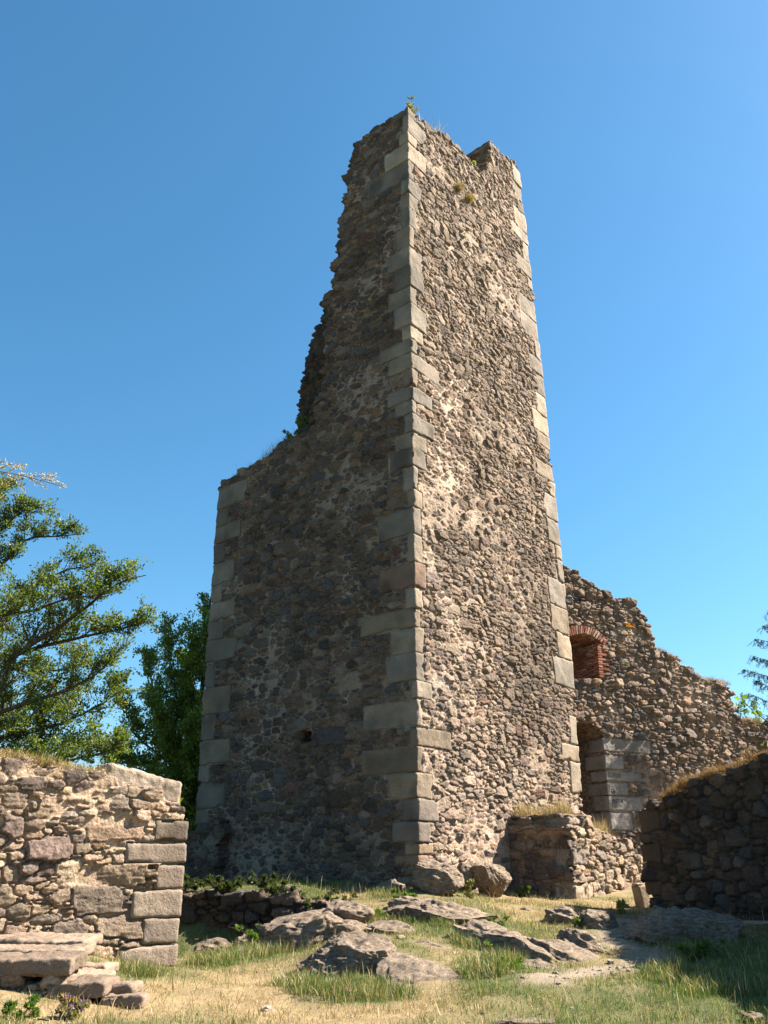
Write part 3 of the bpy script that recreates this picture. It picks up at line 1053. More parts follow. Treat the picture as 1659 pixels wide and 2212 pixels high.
for i, (z0, z1, a, b, cc) in enumerate([(0.55, 1.0, .5, .95, (0.46, 0.39, 0.30)), (1.38, 1.78, .4, .78, (0.26, 0.23, 0.2)), (2.33, 2.52, .5, .6, (0.34, 0.30, 0.25))]):
    block('corner_stone', mapS, (-0.05, -0.05, z0 + 0.01), (a, b, z1 - 0.01), 500 + i, cc, low, 0.03, 0.05, 0.055)
    rS.append((0, b, z0, z1))
    rT.append((0, a, z0, z1))
hS = [frS.uv(*p) for p in [(1334, 1868), (1334, 1890), (1347, 1890), (1347, 1868)]]
CS = [(.14, .2, 1.0, 1.6, .22), (.09, .13, 1.2, 2.0, .3), (.05, .08, 1.4, 2.8, .35), (.025, .045, 1.6, 4, .5)]
masonry('wall', frS, polyS, 0.022, CS, 41, 1.75, 'wall', (0.42, 0.35, 0.255), 0.08, 0.045, 0.0, cuts=[hS], rects=rS, parent=low, skirt=0.06, skirt_amp=0.08)
masonry('wall', frT, polyT, 0.024, CS, 42, 0.4, 'ruin', (0.32, 0.265, 0.2), 0.06, 0.035, 0.2, rects=rT, parent=low)

# ------------------------------------------------------------------ dark wall on the right
C2 = hit(1405, 1965, np.array([0, 21.0, 0]), np.array([0, 1.0, 0]))
C2[2] = 0
frD = Frame(C2, unit((0.309, -0.951, 0)), unit((-0.951, -0.309, 0)))
dark = thing('grassy_wall', 'shadowed stone wall with a dry grass top rising at the right side', 'wall', (float(C2[0]), float(C2[1]), 0.5))
pd_ = [frD.uv(*p) for p in [(1405, 1748), (1430, 1738), (1440, 1718), (1500, 1692), (1560, 1668), (1620, 1644), (1659, 1632)]]
polyD = [(0.0, 0.0), (0.0, pd_[0][1])] + pd_[1:] + [(pd_[-1][0] + 1.0, pd_[-1][1] + 0.5), (pd_[-1][0] + 2.2, pd_[-1][1] + 1.2), (pd_[-1][0] + 7.5, pd_[-1][1] + 1.7), (pd_[-1][0] + 7.5, 0.0)]  # unseen stretch past the frame raised to throw a longer shadow
rD = []


def mapD(x, y, zz):
    return frD(x, zz, -y)


for i, (y0, y1, L) in enumerate([(1748, 1800, .75), (1800, 1822, .4), (1822, 1862, .7), (1900, 1938, .55)]):
    za, zb = frD.uv(1405, y1)[1], frD.uv(1405, y0)[1]
    block('corner_stone', mapD, (-0.05, -0.05, za + 0.01), (L, 0.6, zb - 0.01), 600 + i, (0.105, 0.088, 0.074), dark, 0.05, 0.04, 0.04)  # corner stones darkened to go with the shade painted on this wall
    rD.append((0, L, za, zb))
masonry('wall', frD, polyD, 0.026, CS, 51, 1.3, 'shade', (0.17, 0.14, 0.11), 0.09, 0.05, -0.2, rects=rD, parent=dark, tone=lambda U, V: 0.62 + 0 * U)  # shade painted in: stones and mortar darkened over the whole wall

# ------------------------------------------------------------------ sunlit wall on the left
C3 = at_z(372, 2097, 0.0)
C3[2] = 0
BL = math.radians(38)
frF = Frame(C3, (-math.cos(BL), -math.sin(BL), 0), (math.sin(BL), -math.cos(BL), 0))
left = thing('rubble_wall', 'sunlit rubble stone wall with grey corner blocks and dry grass on top at the left', 'wall', (float(C3[0]), float(C3[1]), 0.0))
pf = [frF.uv(*p) for p in [(385, 1738), (330, 1712), (232, 1672), (170, 1662), (100, 1650), (50, 1640), (0, 1622), (-130, 1604)]]
polyF = [(0.03, -0.3), (0.03, frF.uv(392, 1773)[1])] + pf + [(pf[-1][0], -0.3)]
fixF = []
for (px, py, w, h) in [(247, 1789, 128, 44), (105, 1832, 105, 48), (250, 1888, 132, 48), (210, 1945, 118, 62), (262, 2000, 100, 50), (150, 1883, 58, 50), (25, 1780, 50, 42), (36, 1655, 66, 40), (156, 1677, 52, 34), (232, 1690, 54, 22), (182, 1702, 58, 30), (255, 1735, 60, 30), (74, 1742, 30, 32), (205, 2060, 74, 44), (85, 1965, 48, 28), (95, 1875, 40, 24), (20, 1885, 50, 34), (300, 1735, 60, 20)]:
    a, b = frF.uv(px - w / 2, py + h / 2), frF.uv(px + w / 2, py - h / 2)
    fixF.append(((a[0] + b[0]) / 2, (a[1] + b[1]) / 2, abs(a[0] - b[0]) / 2, abs(b[1] - a[1]) / 2))
rF = []


def mapF(x, y, zz):      # x along the face leftwards, y into the wall
    return frF(x, zz, -y)


for i, (x0, y0, y1, dpt, cc) in enumerate([(333, 1772, 1819, .5, (0.24, 0.205, 0.165)), (268, 1821, 1866, .5, (0.33, 0.28, 0.235)), (334, 1868, 1919, .7, (0.36, 0.305, 0.255)), (283, 1921, 1981, .5, (0.44, 0.375, 0.31)), (307, 1983, 2038, .7, (0.37, 0.32, 0.27)), (254, 2040, 2089, .55, (0.40, 0.34, 0.285)), (285, 2090, 2110, .5, (0.30, 0.27, 0.24))]):
    ym = (y0 + y1) / 2
    za, zb = frF.uv(378, y1)[1], frF.uv(378, y0)[1]
    L = frF.uv(x0, ym)[0]
    block('corner_block', mapF, (-0.05, -0.05, za + 0.004), (L, dpt, zb - 0.004), 700 + i, np.array(cc) * .8, left, 0.035, 0.035, 0.014)
    rF.append((-0.2, L, za, zb))
CF = [(.10, .15, 1.3, 2.2, .12), (.06, .09, 1.3, 2.6, .28), (.034, .055, 1.8, 4, .45), (.016, .03, 2.2, 6, .7)]
masonry('wall', frF, polyF, 0.016, CF, 61, 1.3, 'wall', (0.52, 0.42, 0.30), 0.062, 0.042, -0.02, rects=rF, fixed=fixF, parent=left, warp=0.013, rough=0.008, strat=0.004, bevk=0.18, prange=(2.6, 6.0), skirt=0.05, skirt_amp=0.06)

# ------------------------------------------------------------------ low walls in the tower's shade
frA = Frame((-1.0, 17.85, 0), unit((-1, 0.05, 0)), unit((-0.05, -1, 0)))
tw = masonry('terrace_wall', frA, [(0.0, -0.3), (0.0, 0.55), (0.5, 0.82), (1.3, 0.98), (2.2, 0.96), (3.0, 1.02), (4.2, 0.98), (5.4, 0.95), (5.4, -0.5), (0.0, -0.5)], 0.026, CS, 71, 0.8, 'shade', (0.15, 0.13, 0.1), 0.1, 0.05, -0.2, tone=lambda U, V: 0.6 + 0 * U, origin=(-3, 18, 0))  # stones and mortar darkened, painting deep shade onto the terrace wall
tag(tw, 'low rubble terrace wall in deep shade below the dark tower side', 'wall')
frP = Frame(N0 + NL * 0.35, DL, NL)
pp_ = [frP.uv(*p) for p in [(478, 1768), (450, 1772), (430, 1788), (405, 1800), (380, 1806), (350, 1812)]]
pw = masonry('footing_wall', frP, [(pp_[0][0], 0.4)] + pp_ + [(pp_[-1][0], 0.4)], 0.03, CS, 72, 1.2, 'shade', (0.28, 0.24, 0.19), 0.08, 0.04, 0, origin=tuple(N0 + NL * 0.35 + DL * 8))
tag(pw, 'short stub of old stone footing at the shaded outer corner of the tower', 'wall')


# ------------------------------------------------------------------ rocks
ROCKS = []


def rock(px, py, Y, wx, wy, wz, rz, seed, label, name='boulder', tilt=(0, 0), planes=15, n=40, rough=0.05, group=None, parent=None, cat='rock', sink=0.0, power=3.0):
    c = at_y(px, py, Y)
    c[2] -= sink
    rg = np.random.default_rng(seed)
    V, Q = box_grid(int(n * 1.25), int(n * 1.25), int(n * 1.25))
    sp = V / (np.abs(V) ** power).sum(1)[:, None] ** (1 / power)
    planes = int(planes * 2.2)
    for k in range(planes):
        nn = unit(rg.normal(size=3))
        dd = rg.uniform(0.6, 0.92)
        t = sp @ nn
        sp = sp - np.outer(np.clip(t - dd, 0, None) * 0.97, nn)
    dims = np.array([wx, wy, wz])
    p = sp * dims
    nrm = unit(np.array([0, 0, 1]))
    m = dims.mean()
    s1 = 1.6 / m
    warp_ = np.stack([fbm(p * s1 + 3, 3, seed), fbm(p * s1 + 23, 3, seed + 1), fbm(p * s1 + 43, 3, seed + 2)], 1)
    p = p + warp_ * m * 0.10
    rad = p / (np.linalg.norm(p, axis=1)[:, None] + 1e-9)
    q2 = np.stack([p[:, 0] * 3, p[:, 1] * 3, p[:, 2] * 9 + p[:, 0] * 2.0], 1)
    ridg = 1 - np.abs(fbm(q2, 4, seed + 7)) * 2
    p = p + rad * (rough * ridg + rough * 0.6 * fbm(p * 9, 3, seed + 9))[:, None]
    cx_, sx_ = math.cos(tilt[0]), math.sin(tilt[0])
    cy_, sy_ = math.cos(tilt[1]), math.sin(tilt[1])
    cz_, sz_ = math.cos(rz), math.sin(rz)
    Rx = np.array([[1, 0, 0], [0, cx_, -sx_], [0, sx_, cx_]])
    Ry = np.array([[cy_, 0, sy_], [0, 1, 0], [-sy_, 0, cy_]])
    Rz = np.array([[cz_, -sz_, 0], [sz_, cz_, 0], [0, 0, 1]])
    p = p @ (Rz @ Ry @ Rx).T
    W = p + c
    ROCKS.append((c[0], c[1], wx, wy, rz))
    o = mesh_obj(name, W, Q, None, M_ROCK, None, parent, True, origin=tuple(c) if parent is None else None)
    if parent is None:
        tag(o, label, cat, group)
    return o


D = math.radians
rock(938, 1900, 19.95, .56, .5, .5, D(25), 1, 'angular boulder against the foot of the near tower corner', planes=12)
rock(1062, 1905, 21.6, .42, .95, .48, D(-30), 2, 'brown slab boulder leaning on the foot of the sunlit tower face', tilt=(D(-22), D(28)), planes=10)
rock(1010, 1892, 21.3, .22, .2, .28, 0, 3, 'small broken stones heaped between two boulders at the tower foot', planes=8, n=20)
rock(660, 2026, 16.3, .92, .75, .48, D(15), 4, 'long low outcrop with a dark overhanging side at the left end of the mound', tilt=(0, D(-9)), planes=10, n=46, rough=.06)
rock(745, 1992, 17.0, .5, .6, .34, D(5), 5, 'rounded pale hump on top of the left outcrop', planes=7, n=30)
rock(958, 1980, 17.3, 1.05, .6, .30, D(-8), 6, 'broad grey outcrop ridge on the crest of the grassy mound', tilt=(0, D(8)), planes=8, n=46, rough=.06)
rock(745, 2096, 13.6, .74, .6, .46, D(8), 7, 'big rough pitted boulder at the front of the mound', planes=6, n=56, rough=.075, power=2.5)
rock(908, 2129, 12.9, .60, .85, .27, D(-10), 8, 'sloping wrinkled grey slab beside the big front boulder', tilt=(D(14), D(6)), planes=8, n=44, rough=.05)
rock(852, 2018, 16.0, .52, .4, .2, D(3), 9, 'flat pale stone half sunk in the middle of the mound', n=30, rough=.04)
rock(755, 2018, 16.0, .55, .45, .2, D(6), 10, 'flat sunken stone under the left outcrop', n=30, rough=.04)
rock(1035, 2020, 15.8, .55, .45, .26, D(-12), 11, 'knobbly stone hump at the head of the long sloping rock', n=34, rough=.05)
rock(1095, 2052, 15.2, .72, 1.35, .3, D(34), 12, 'long pale rock sheet sloping down the right of the mound', tilt=(D(10), D(14)), n=48, rough=.05)
rock(1030, 2115, 13.3, .35, .25, .14, D(-15), 13, 'small stone peeping through the bright green tuft', n=26, rough=.04)
rock(1215, 2072, 14.8, .72, .55, .24, D(-15), 14, 'layered rock ledge beside the bare path', tilt=(0, D(10)), n=40, rough=.06, planes=11)
rock(1255, 2050, 15.5, .5, .55, .28, D(-25), 15, 'upper rock ledge with a dark broken edge above the bare path', tilt=(0, D(14)), n=40, rough=.06, planes=11)
rock(1215, 1982, 18.2, .40, .35, .2, D(-10), 16, 'dark jagged rock in the dry grass before the low wall', n=34, rough=.06, planes=10)
rock(1292, 1998, 17.6, .40, .5, .28, D(-30), 17, 'dark hunched rock beside the path in shadow', tilt=(0, D(16)), n=36, rough=.05)
rock(1135, 1966, 19.3, .13, .1, .06, 0, 18, 'tiny dark stone alone in the dry grass', name='stone', n=14, rough=.015)
rock(1475, 2020, 16.4, 1.2, .5, .46, D(-6), 19, 'very long dark boulder lying in front of the shadowed wall', tilt=(0, D(6)), n=54, rough=.05, planes=7)
rock(455, 2050, 16.6, .38, .3, .16, 0, 20, 'grey rock in the shade behind the left wall corner', n=28, rough=.04)
rock(530, 2040, 16.9, .3, .3, .14, D(20), 21, 'flat shaded rock under the terrace wall', n=26, rough=.04)
rock(676, 2090, 13.8, .1, .09, .1, 0, 22, 'small pale stone at the left end of the big front boulder', name='stone', n=16, rough=.02)
rock(1625, 2197, 10.2, .12, .12, .06, 0, 23, 'small stone in the grass at the lower right corner', name='stone', n=16, rough=.02)
rock(1130, 2207, 10.0, .42, .12, .04, 0, 24, 'flat worn stone level with the straw at the bottom edge', name='stone', n=24, rough=.015)
rock(925, 2062, 14.6, .5, .45, .18, D(12), 26, 'weathered stone rising through dry grass in the middle of the mound', n=32, rough=.05)
rock(1160, 2100, 13.6, .5, .35, .14, D(-8), 27, 'low worn rock shelf at the front edge of the bare path', n=32, rough=.045)
rock(590, 2022, 16.9, .4, .5, .3, D(10), 28, 'dark lichened stone at the outer left end of the outcrop', n=30, rough=.05)
rock(900, 1962, 18.0, .6, .5, .24, D(4), 29, 'broken stone crest on the mound left of the grey outcrop ridge', n=34, rough=.05)
rock(850, 1925, 20.3, .35, .3, .22, 0, 25, 'rounded stone in shadow at the dark side of the tower foot', n=26, rough=.04)

# pebbles on the bare path and in the thin turf
rg = np.random.default_rng(61)
Vb, Qb = box_grid(3, 3, 3)
Vb = Vb / (np.abs(Vb) ** 2.6).sum(1)[:, None] ** (1 / 2.6)
pv_, pq_, off = [], [], 0
for _ in range(260):
    if _ % 3:
        k = rg.integers(0, len(PATH) - 1)
        t = rg.uniform()
        x0 = PATH[k][0] + (PATH[k + 1][0] - PATH[k][0]) * t + rg.normal(0, .25)
        y0 = PATH[k][1] + (PATH[k + 1][1] - PATH[k][1]) * t + rg.normal(0, .25)
    else:
        y0 = rg.uniform(10, 19)
        x0 = rg.uniform(-.2, .45) * y0
    r = min(.09, rg.lognormal(math.log(.016), .55))
    a = rg.uniform(0, 6.28)
    p = Vb * np.array([r * rg.uniform(.8, 1.6), r, r * .6]) * (1 + .25 * rg.normal(size=Vb.shape))
    p = np.stack([p[:, 0] * math.cos(a) - p[:, 1] * math.sin(a) + x0, p[:, 0] * math.sin(a) + p[:, 1] * math.cos(a) + y0, p[:, 2] + gz(x0, y0) + r * .25], 1)
    pv_.append(p)
    pq_.append(Qb + off)
    off += len(Vb)
tag(mesh_obj('gravel', np.concatenate(pv_), np.concatenate(pq_), None, M_ASHLAR, np.tile((.27, .22, .17), (off, 1)), None, False), kind='stuff')

# standing stone post
pc = at_y(1394, 1972, 22.0)
post = thing('stone_post', 'short upright square stone post before the low wall end', 'post', tuple(pc))
pr = D(28)


def mapP(x, y, zz):
    t_ = zz - pc[2]
    return np.stack([pc[0] + x * math.cos(pr) - y * math.sin(pr) - 0.08 * t_, pc[1] + x * math.sin(pr) + y * math.cos(pr), zz], 1)


block('shaft', mapP, (-.16, -.14, pc[2] - .2), (.16, .14, pc[2] + .6), 801, (0.30, 0.245, 0.185), post, 0.04, 0.03, 0.015)
block('pebble', mapP, (-.2, -.08, pc[2] + .6), (.02, .08, pc[2] + .66), 802, (0.42, 0.36, 0.29), post, 0.03, 0.02, 0.01)
# pale plank at the far right
q0, q1 = at_y(1606, 1989, 14.6), at_y(1720, 1992, 14.2)
plank_d = unit(q1 - q0)


def mapK(x, y, zz):
    return q0 + x[:, None] * plank_d + y[:, None] * np.array([-plank_d[1], plank_d[0], 0]) + zz[:, None] * np.array([0, 0, 1.0])


pk = block('plank', mapK, (0, -.1, -.05), (float(np.linalg.norm(q1 - q0)), .1, 0.0), 803, (0.3, 0.25, 0.2), None, 0.05, 0.01, 0.004)
tag(pk, 'pale thin plank lying under the shadowed wall by the long dark boulder', 'plank')

# ------------------------------------------------------------------ steps at lower left
steps = thing('stone_steps', 'worn stone steps rising to the left beside the sunlit wall', 'steps', (-3.9, 10.7, 0.05))


def ident(x, y, zz):
    return np.stack([x, y, zz], 1)


YS = 10.55


def tread(px0, px1, py_top, py_bot, back, sd, cc, y=YS, rad=.05):
    a, b = at_y(px0, py_top, y), at_y(px1, py_bot, y)
    w = b[0] - a[0]
    block('tread', ident, (a[0], y, b[2]), (b[0], y + back, a[2]), sd, cc, steps, 0.025, rad * .5, 0.03)


tread(-160, 148, 2070, 2109, 0.75, 901, (0.235, 0.19, 0.155))  # front treads darkened to paint shade, rear ones paler to paint sunlit tops
tread(-160, 165, 2052, 2080, 0.7, 904, (0.33, 0.27, 0.215), YS + .78)
tread(-160, 178, 2030, 2052, 0.8, 905, (0.35, 0.285, 0.23), YS + 1.5)
tread(100, 225, 2124, 2158, 0.6, 902, (0.26, 0.21, 0.17))
tread(120, 226, 2105, 2130, 0.5, 906, (0.36, 0.295, 0.235), YS + .62)
tread(130, 222, 2088, 2110, 0.6, 907, (0.35, 0.285, 0.225), YS + 1.14)
tread(212, 302, 2153, 2182, 0.28, 903, (0.27, 0.22, 0.18))
tread(222, 288, 2133, 2158, 0.4, 908, (0.33, 0.27, 0.22), YS + .36)
frK = Frame((at_y(170, 2130, YS + .08)[0], YS + .06, 0), (-1, 0, 0), (0, -1, 0))
kx0 = 0.0
pk2 = [frK.uv(*p) for p in [(150, 2112), (-160, 2112)]]
masonry('flank', frK, [(-0.1, -0.1), (-0.1, pk2[0][1] - 0.16), (0.12, pk2[0][1]), (pk2[1][0], pk2[1][1]), (pk2[1][0], -0.1)], 0.014, [(.07, .1, 1.2, 2, .3), (.035, .055, 1.6, 3.4, .45), (.018, .03, 2, 4, .5)], 91, 0.6, 'wall', (0.36, 0.29, 0.21), 0.07, 0.05, -0.2, parent=steps, skirt=.06)


# ------------------------------------------------------------------ grass
def blades(name, P, L, W, lean_d, col, mat=M_GRASS, parent=None, bend=0.5, rng=None, origin=None):
    """P base points (n,3), L lengths, W widths, lean_d (n,2) lean of the tip in plan as a share of L, col (n,3)"""
    n = len(P)
    rng = rng or np.random.default_rng(1)
    az = rng.uniform(0, 2 * math.pi, n)
    side = np.stack([np.cos(az), np.sin(az), np.zeros(n)], 1) * (W / 2)[:, None]
    ln = np.concatenate([lean_d, np.zeros((n, 1))], 1) * L[:, None]
    upv = np.sqrt(np.clip(1 - (lean_d ** 2).sum(1), 0.05, 1)) * L
    mid = P + ln * 0.35 + np.stack([np.zeros(n), np.zeros(n), upv * 0.62], 1)
    tip = P + ln + np.stack([np.zeros(n), np.zeros(n), upv], 1)
    V = np.stack([P - side, P + side, mid - side * 0.75, mid + side * 0.75, tip], 1).reshape(-1, 3)
    b = np.arange(n) * 5
    q = np.stack([b, b + 1, b + 3, b + 2], 1)
    t = np.stack([b + 2, b + 3, b + 4], 1)
    c = np.repeat(col, 5, axis=0)
    return mesh_obj(name, V, q, t, mat, c, parent, False, origin)


def gcol(g, n, rng):
    straw = np.array([(0.36, 0.27, 0.14), (0.46, 0.36, 0.2), (0.28, 0.205, 0.1), (0.22, 0.16, 0.075)])[rng.choice(4, n)]
    green = np.array([(0.085, 0.135, 0.03), (0.065, 0.105, 0.025), (0.13, 0.175, 0.04), (0.17, 0.19, 0.055)])[rng.choice(4, n)]
    pick = rng.uniform(0, 1, n) < g
    return np.where(pick[:, None], green, straw) * rng.uniform(0.75, 1.25, (n, 1)), pick


rng = np.random.default_rng(77)


def scatter(n, ylo, yhi):
    y = np.sqrt(rng.uniform(ylo ** 2, yhi ** 2, n))
    x = rng.uniform(-0.47, 0.47, n) * y
    return x, y


def clear_of(x, y):
    ok = np.ones(len(x), bool)
    for (cx_, cy_, a, b, rz) in ROCKS:
        c, s_ = math.cos(rz), math.sin(rz)
        dx, dy = x - cx_, y - cy_
        ok &= ((dx * c + dy * s_) / (a * 0.82)) ** 2 + ((-dx * s_ + dy * c) / (b * 0.82)) ** 2 > 1
    P = np.stack([x, y, x * 0], 1)
    # inside walls
    d = P - N0
    ok &= ~((d @ DL > -0.05) & (d @ DR > -0.05))
    d = P - C3
    ok &= ~((d @ frF.U > -0.05) & (d @ frF.N < 0.05) & (d @ frF.N > -1.3))
    d = P - C1
    ok &= ~((d @ DR > -0.05) & (d @ NR < 0.05) & (d @ NR > -2))
    d = P - C2
    ok &= ~((d @ frD.U > -0.05) & (d @ frD.N < 0.03) & (d @ frD.N > -1.3))
    ok &= ~((x < at_y(310, 2180, YS)[0]) & (y > YS - 0.02) & (y < YS + 0.9))
    return ok


x, y = scatter(330000, 9.0, 23)
pth = dist_poly(x, y, PATH)
keep = clear_of(x, y) & (rng.uniform(0, 1, len(x)) < sstep(0.12, 0.6, pth) * 0.98 + 0.02)
x, y = x[keep], y[keep]
g = greenness(x, y)
dens = 0.45 + 0.55 * sstep(-0.6, 0.3, fbm(np.stack([x * 1.6, y * 1.6, x * 0], 1), 3, 91)) 
keep = rng.uniform(0, 1, len(x)) < dens
x, y, g = x[keep], y[keep], g[keep]
n = len(x)
c, pick = gcol(np.clip(g * 1.1 - 0.02, 0.02, 0.95), n, rng)
L = np.where(pick, rng.uniform(.03, .10, n), rng.uniform(.04, .13, n)) * (0.7 + 0.6 * g) * (0.6 + 0.9 * sstep(-0.3, 0.5, fbm(np.stack([x * 2.7, y * 2.7, x * 0], 1), 3, 95)))
ln = rng.normal(0, 0.45, (n, 2)) + np.where(pick[:, None], 0.0, rng.normal(0, 0.8, (n, 2)))
nl = np.linalg.norm(ln, axis=1)
ln = ln / np.maximum(1, nl / 0.96)[:, None]
gr = blades('grass', np.stack([x, y, ground_z(x, y) - 0.01], 1), L, rng.uniform(.004, .009, n), ln, c, rng=rng)
tag(gr, kind='stuff')


def tuft_points(px, py, zz, r, n, rng):
    q = on_ground(px, py)
    a = rng.uniform(0, 2 * math.pi, n)
    rr = r * np.sqrt(rng.uniform(0, 1, n))
    return q[0] + rr * np.cos(a), q[1] + rr * np.sin(a)


# lush tufts
TX, TY, TL, TG = [], [], [], []
for (px, py, zz, r) in TUFTS:
    n = int(1500 * r * r) + 250
    a, b = tuft_points(px, py, zz, r * 0.7, n, rng)
    TX.append(a)
    TY.append(b)
    TL.append(rng.uniform(.1, .26, n) if zz < .5 else rng.uniform(.06, .18, n))
    TG.append(np.full(n, .72))
# dry stalks everywhere
sx, sy = scatter(2600, 9.2, 21)
TX.append(sx)
TY.append(sy)
TL.append(rng.uniform(.14, .34, len(sx)))
TG.append(np.full(len(sx), .1))
x, y, L, g = np.concatenate(TX), np.concatenate(TY), np.concatenate(TL), np.concatenate(TG)
k_ = clear_of(x, y) & (dist_poly(x, y, PATH) > 0.45)
x, y, L, g = x[k_], y[k_], L[k_], g[k_]
n = len(x)
c, pick = gcol(g, n, rng)
ln = rng.normal(0, 0.4, (n, 2))
ln = ln / np.maximum(1, np.linalg.norm(ln, axis=1) / 0.9)[:, None]
tg = blades('tall_grass', np.stack([x, y, ground_z(x, y) - 0.01], 1), L, rng.uniform(.006, .011, n), ln, c, rng=rng)
tag(tg, kind='stuff')


# grass on the wall tops
def top_grass(name, label, fr, uvs, depth, n, Lr, seed, green=0.12, droop=0.15, hlo=0.0, wr=(.006, .012), tint=(1, 1, 1)):
    rg = np.random.default_rng(seed)
    uvs = np.array(uvs)
    seglen = np.hypot(np.diff(uvs[:, 0]), np.diff(uvs[:, 1]))
    cum = np.concatenate([[0], np.cumsum(seglen)])
    s_ = rg.uniform(0, cum[-1], n)
    u = np.interp(s_, cum, uvs[:, 0])
    v = np.interp(s_, cum, uvs[:, 1])
    h = -rg.uniform(hlo, 1, n) * depth
    cl = 0.35 + 0.65 * sstep(-0.4, 0.4, vnoise(np.stack([u * 3.5, h * 3.5, u * 0], 1), seed))
    P = fr(u, v - 0.03 + 0.02 * rg.normal(size=n), h + 0.02)
    L = rg.uniform(*Lr, n) * cl
    c, _ = gcol(np.full(n, green), n, rg)
    c = c * np.array(tint)
    front = (h > -0.12)
    ln = rg.normal(0, 0.42, (n, 2)) + fr.N[None, :2] * (front * droop)[:, None]
    ln = ln / np.maximum(1, np.linalg.norm(ln, axis=1) / 0.95)[:, None]
    o = blades(name, P, L, rg.uniform(*wr, n), ln, c, rng=rg, origin=tuple(P.mean(0)))
    tag(o, label, 'grass', kind='stuff')
    return o


top_grass('dry_grass', 'straw coloured dry grass along the top of the left wall', frF, [(p[0], p[1] + 0.02) for p in pf[2:]], 0.7, 6500, (.07, .22), 1, .07, .5)
top_grass('dry_grass', 'dry grass hanging below the cap stone at the left wall end', frF, [frF.uv(388, 1770), frF.uv(370, 1760), frF.uv(340, 1748), frF.uv(310, 1728), frF.uv(280, 1712)], 0.3, 2200, (.08, .24), 2, .12, .9)
top_grass('dry_grass', 'golden dry grass on top of the low wall by the tower', frS, [(0.1, zt), polyS[2], polyS[3], polyS[4], polyS[5]], 1.7, 6500, (.22, .6), 3, .02, .2, .12)
top_grass('dry_grass', 'brown dry grass fringe on the shadowed wall at the right', frD, [(p[0], p[1] + 0.06) for p in pd_[1:]] + [(pd_[-1][0] + 1.2, pd_[-1][1] + .7)], 0.6, 12000, (.14, .34), 4, .0, .5, tint=(.62, .5, .42))
top_grass('dry_grass', 'turf cap with brown grass on the first step of the ruined wall', frW, [frW.uv(1416, 1400), frW.uv(1440, 1406), frW.uv(1476, 1428)], 1.2, 3500, (.1, .26), 5, .03, .9, tint=(.8, .68, .6))
top_grass('dry_grass', 'turf cap with brown grass on the second step of the ruined wall', frW, [frW.uv(1500, 1455), frW.uv(1530, 1466), frW.uv(1578, 1478)], 1.2, 3500, (.1, .28), 6, .03, .9, tint=(.8, .68, .6))
top_grass('dry_grass', 'dry grass at the low right end of the ruined wall', frW, [frW.uv(1598, 1556), frW.uv(1660, 1560)], 1.0, 2500, (.12, .3), 7, .05, .8)
top_grass('dry_grass', 'dry grass on the sloping ledge of the broken tower side', frL, [frL.uv(*p) for p in [(640, 944), (600, 964), (560, 997), (500, 1034)]], 1.2, 3800, (.12, .42), 8, .18, .2)
top_grass('dry_grass', 'sparse dry grass on the top edge of the tower', frR, [frR.uv(*p) for p in [(900, 255), (928, 276), (962, 294)]], 0.9, 420, (.25, .75), 9, .08, .0, wr=(.01, .02))
for i, (px, py, lab) in enumerate([(1008, 436, 'lower brown grass clump growing from the upper tower face'), (984, 412, 'upper brown grass clump growing from the upper tower face')]):
    a = frR.uv(px, py)
    top_grass('grass_clump', lab, frR, [(a[0] - .15, a[1]), (a[0] + .15, a[1])], 0.1, 260, (.2, .5), 20 + i, .15, 1.2, wr=(.012, .02))


# ------------------------------------------------------------------ plants, trees
def tube(pts, rad, ns=6):
    pts = np.asarray(pts, float)
    n = len(pts)
    tg_ = np.gradient(pts, axis=0)
    tg_ /= np.linalg.norm(tg_, axis=1)[:, None] + 1e-9
    ref = np.array([0.31, 0.22, 0.93])
    a = np.cross(tg_, ref)
    a /= np.linalg.norm(a, axis=1)[:, None] + 1e-9
    b = np.cross(tg_, a)
    th = np.linspace(0, 2 * math.pi, ns + 1)[:-1]
    V = pts[:, None, :] + (np.cos(th)[None, :, None] * a[:, None, :] + np.sin(th)[None, :, None] * b[:, None, :]) * np.asarray(rad)[:, None, None]
    g = np.arange(n * ns).reshape(n, ns)
    Q = np.stack([g[:-1], np.roll(g[:-1], -1, 1), np.roll(g[1:], -1, 1), g[1:]], -1).reshape(-1, 4)
    return V.reshape(-1, 3), Q


class Wood:
    def __init__(s):
        s.V, s.Q, s.n = [], [], 0

    def add(s, pts, rad, ns=6):
        V, Q = tube(pts, rad, ns)
        s.V.append(V)
        s.Q.append(Q + s.n)
        s.n += len(V)

    def build(s, name, parent):
        return mesh_obj(name, np.concatenate(s.V), np.concatenate(s.Q), None, M_BARK, None, parent)


def resample(pts, step):
    pts = np.asarray(pts, float)
    d = np.linalg.norm(np.diff(pts, axis=0), axis=1)
    c = np.concatenate([[0], np.cumsum(d)])
    n = max(3, int(c[-1] / step))
    t = np.linspace(0, c[-1], n)
    return np.stack([np.interp(t, c, pts[:, k]) for k in range(3)], 1)


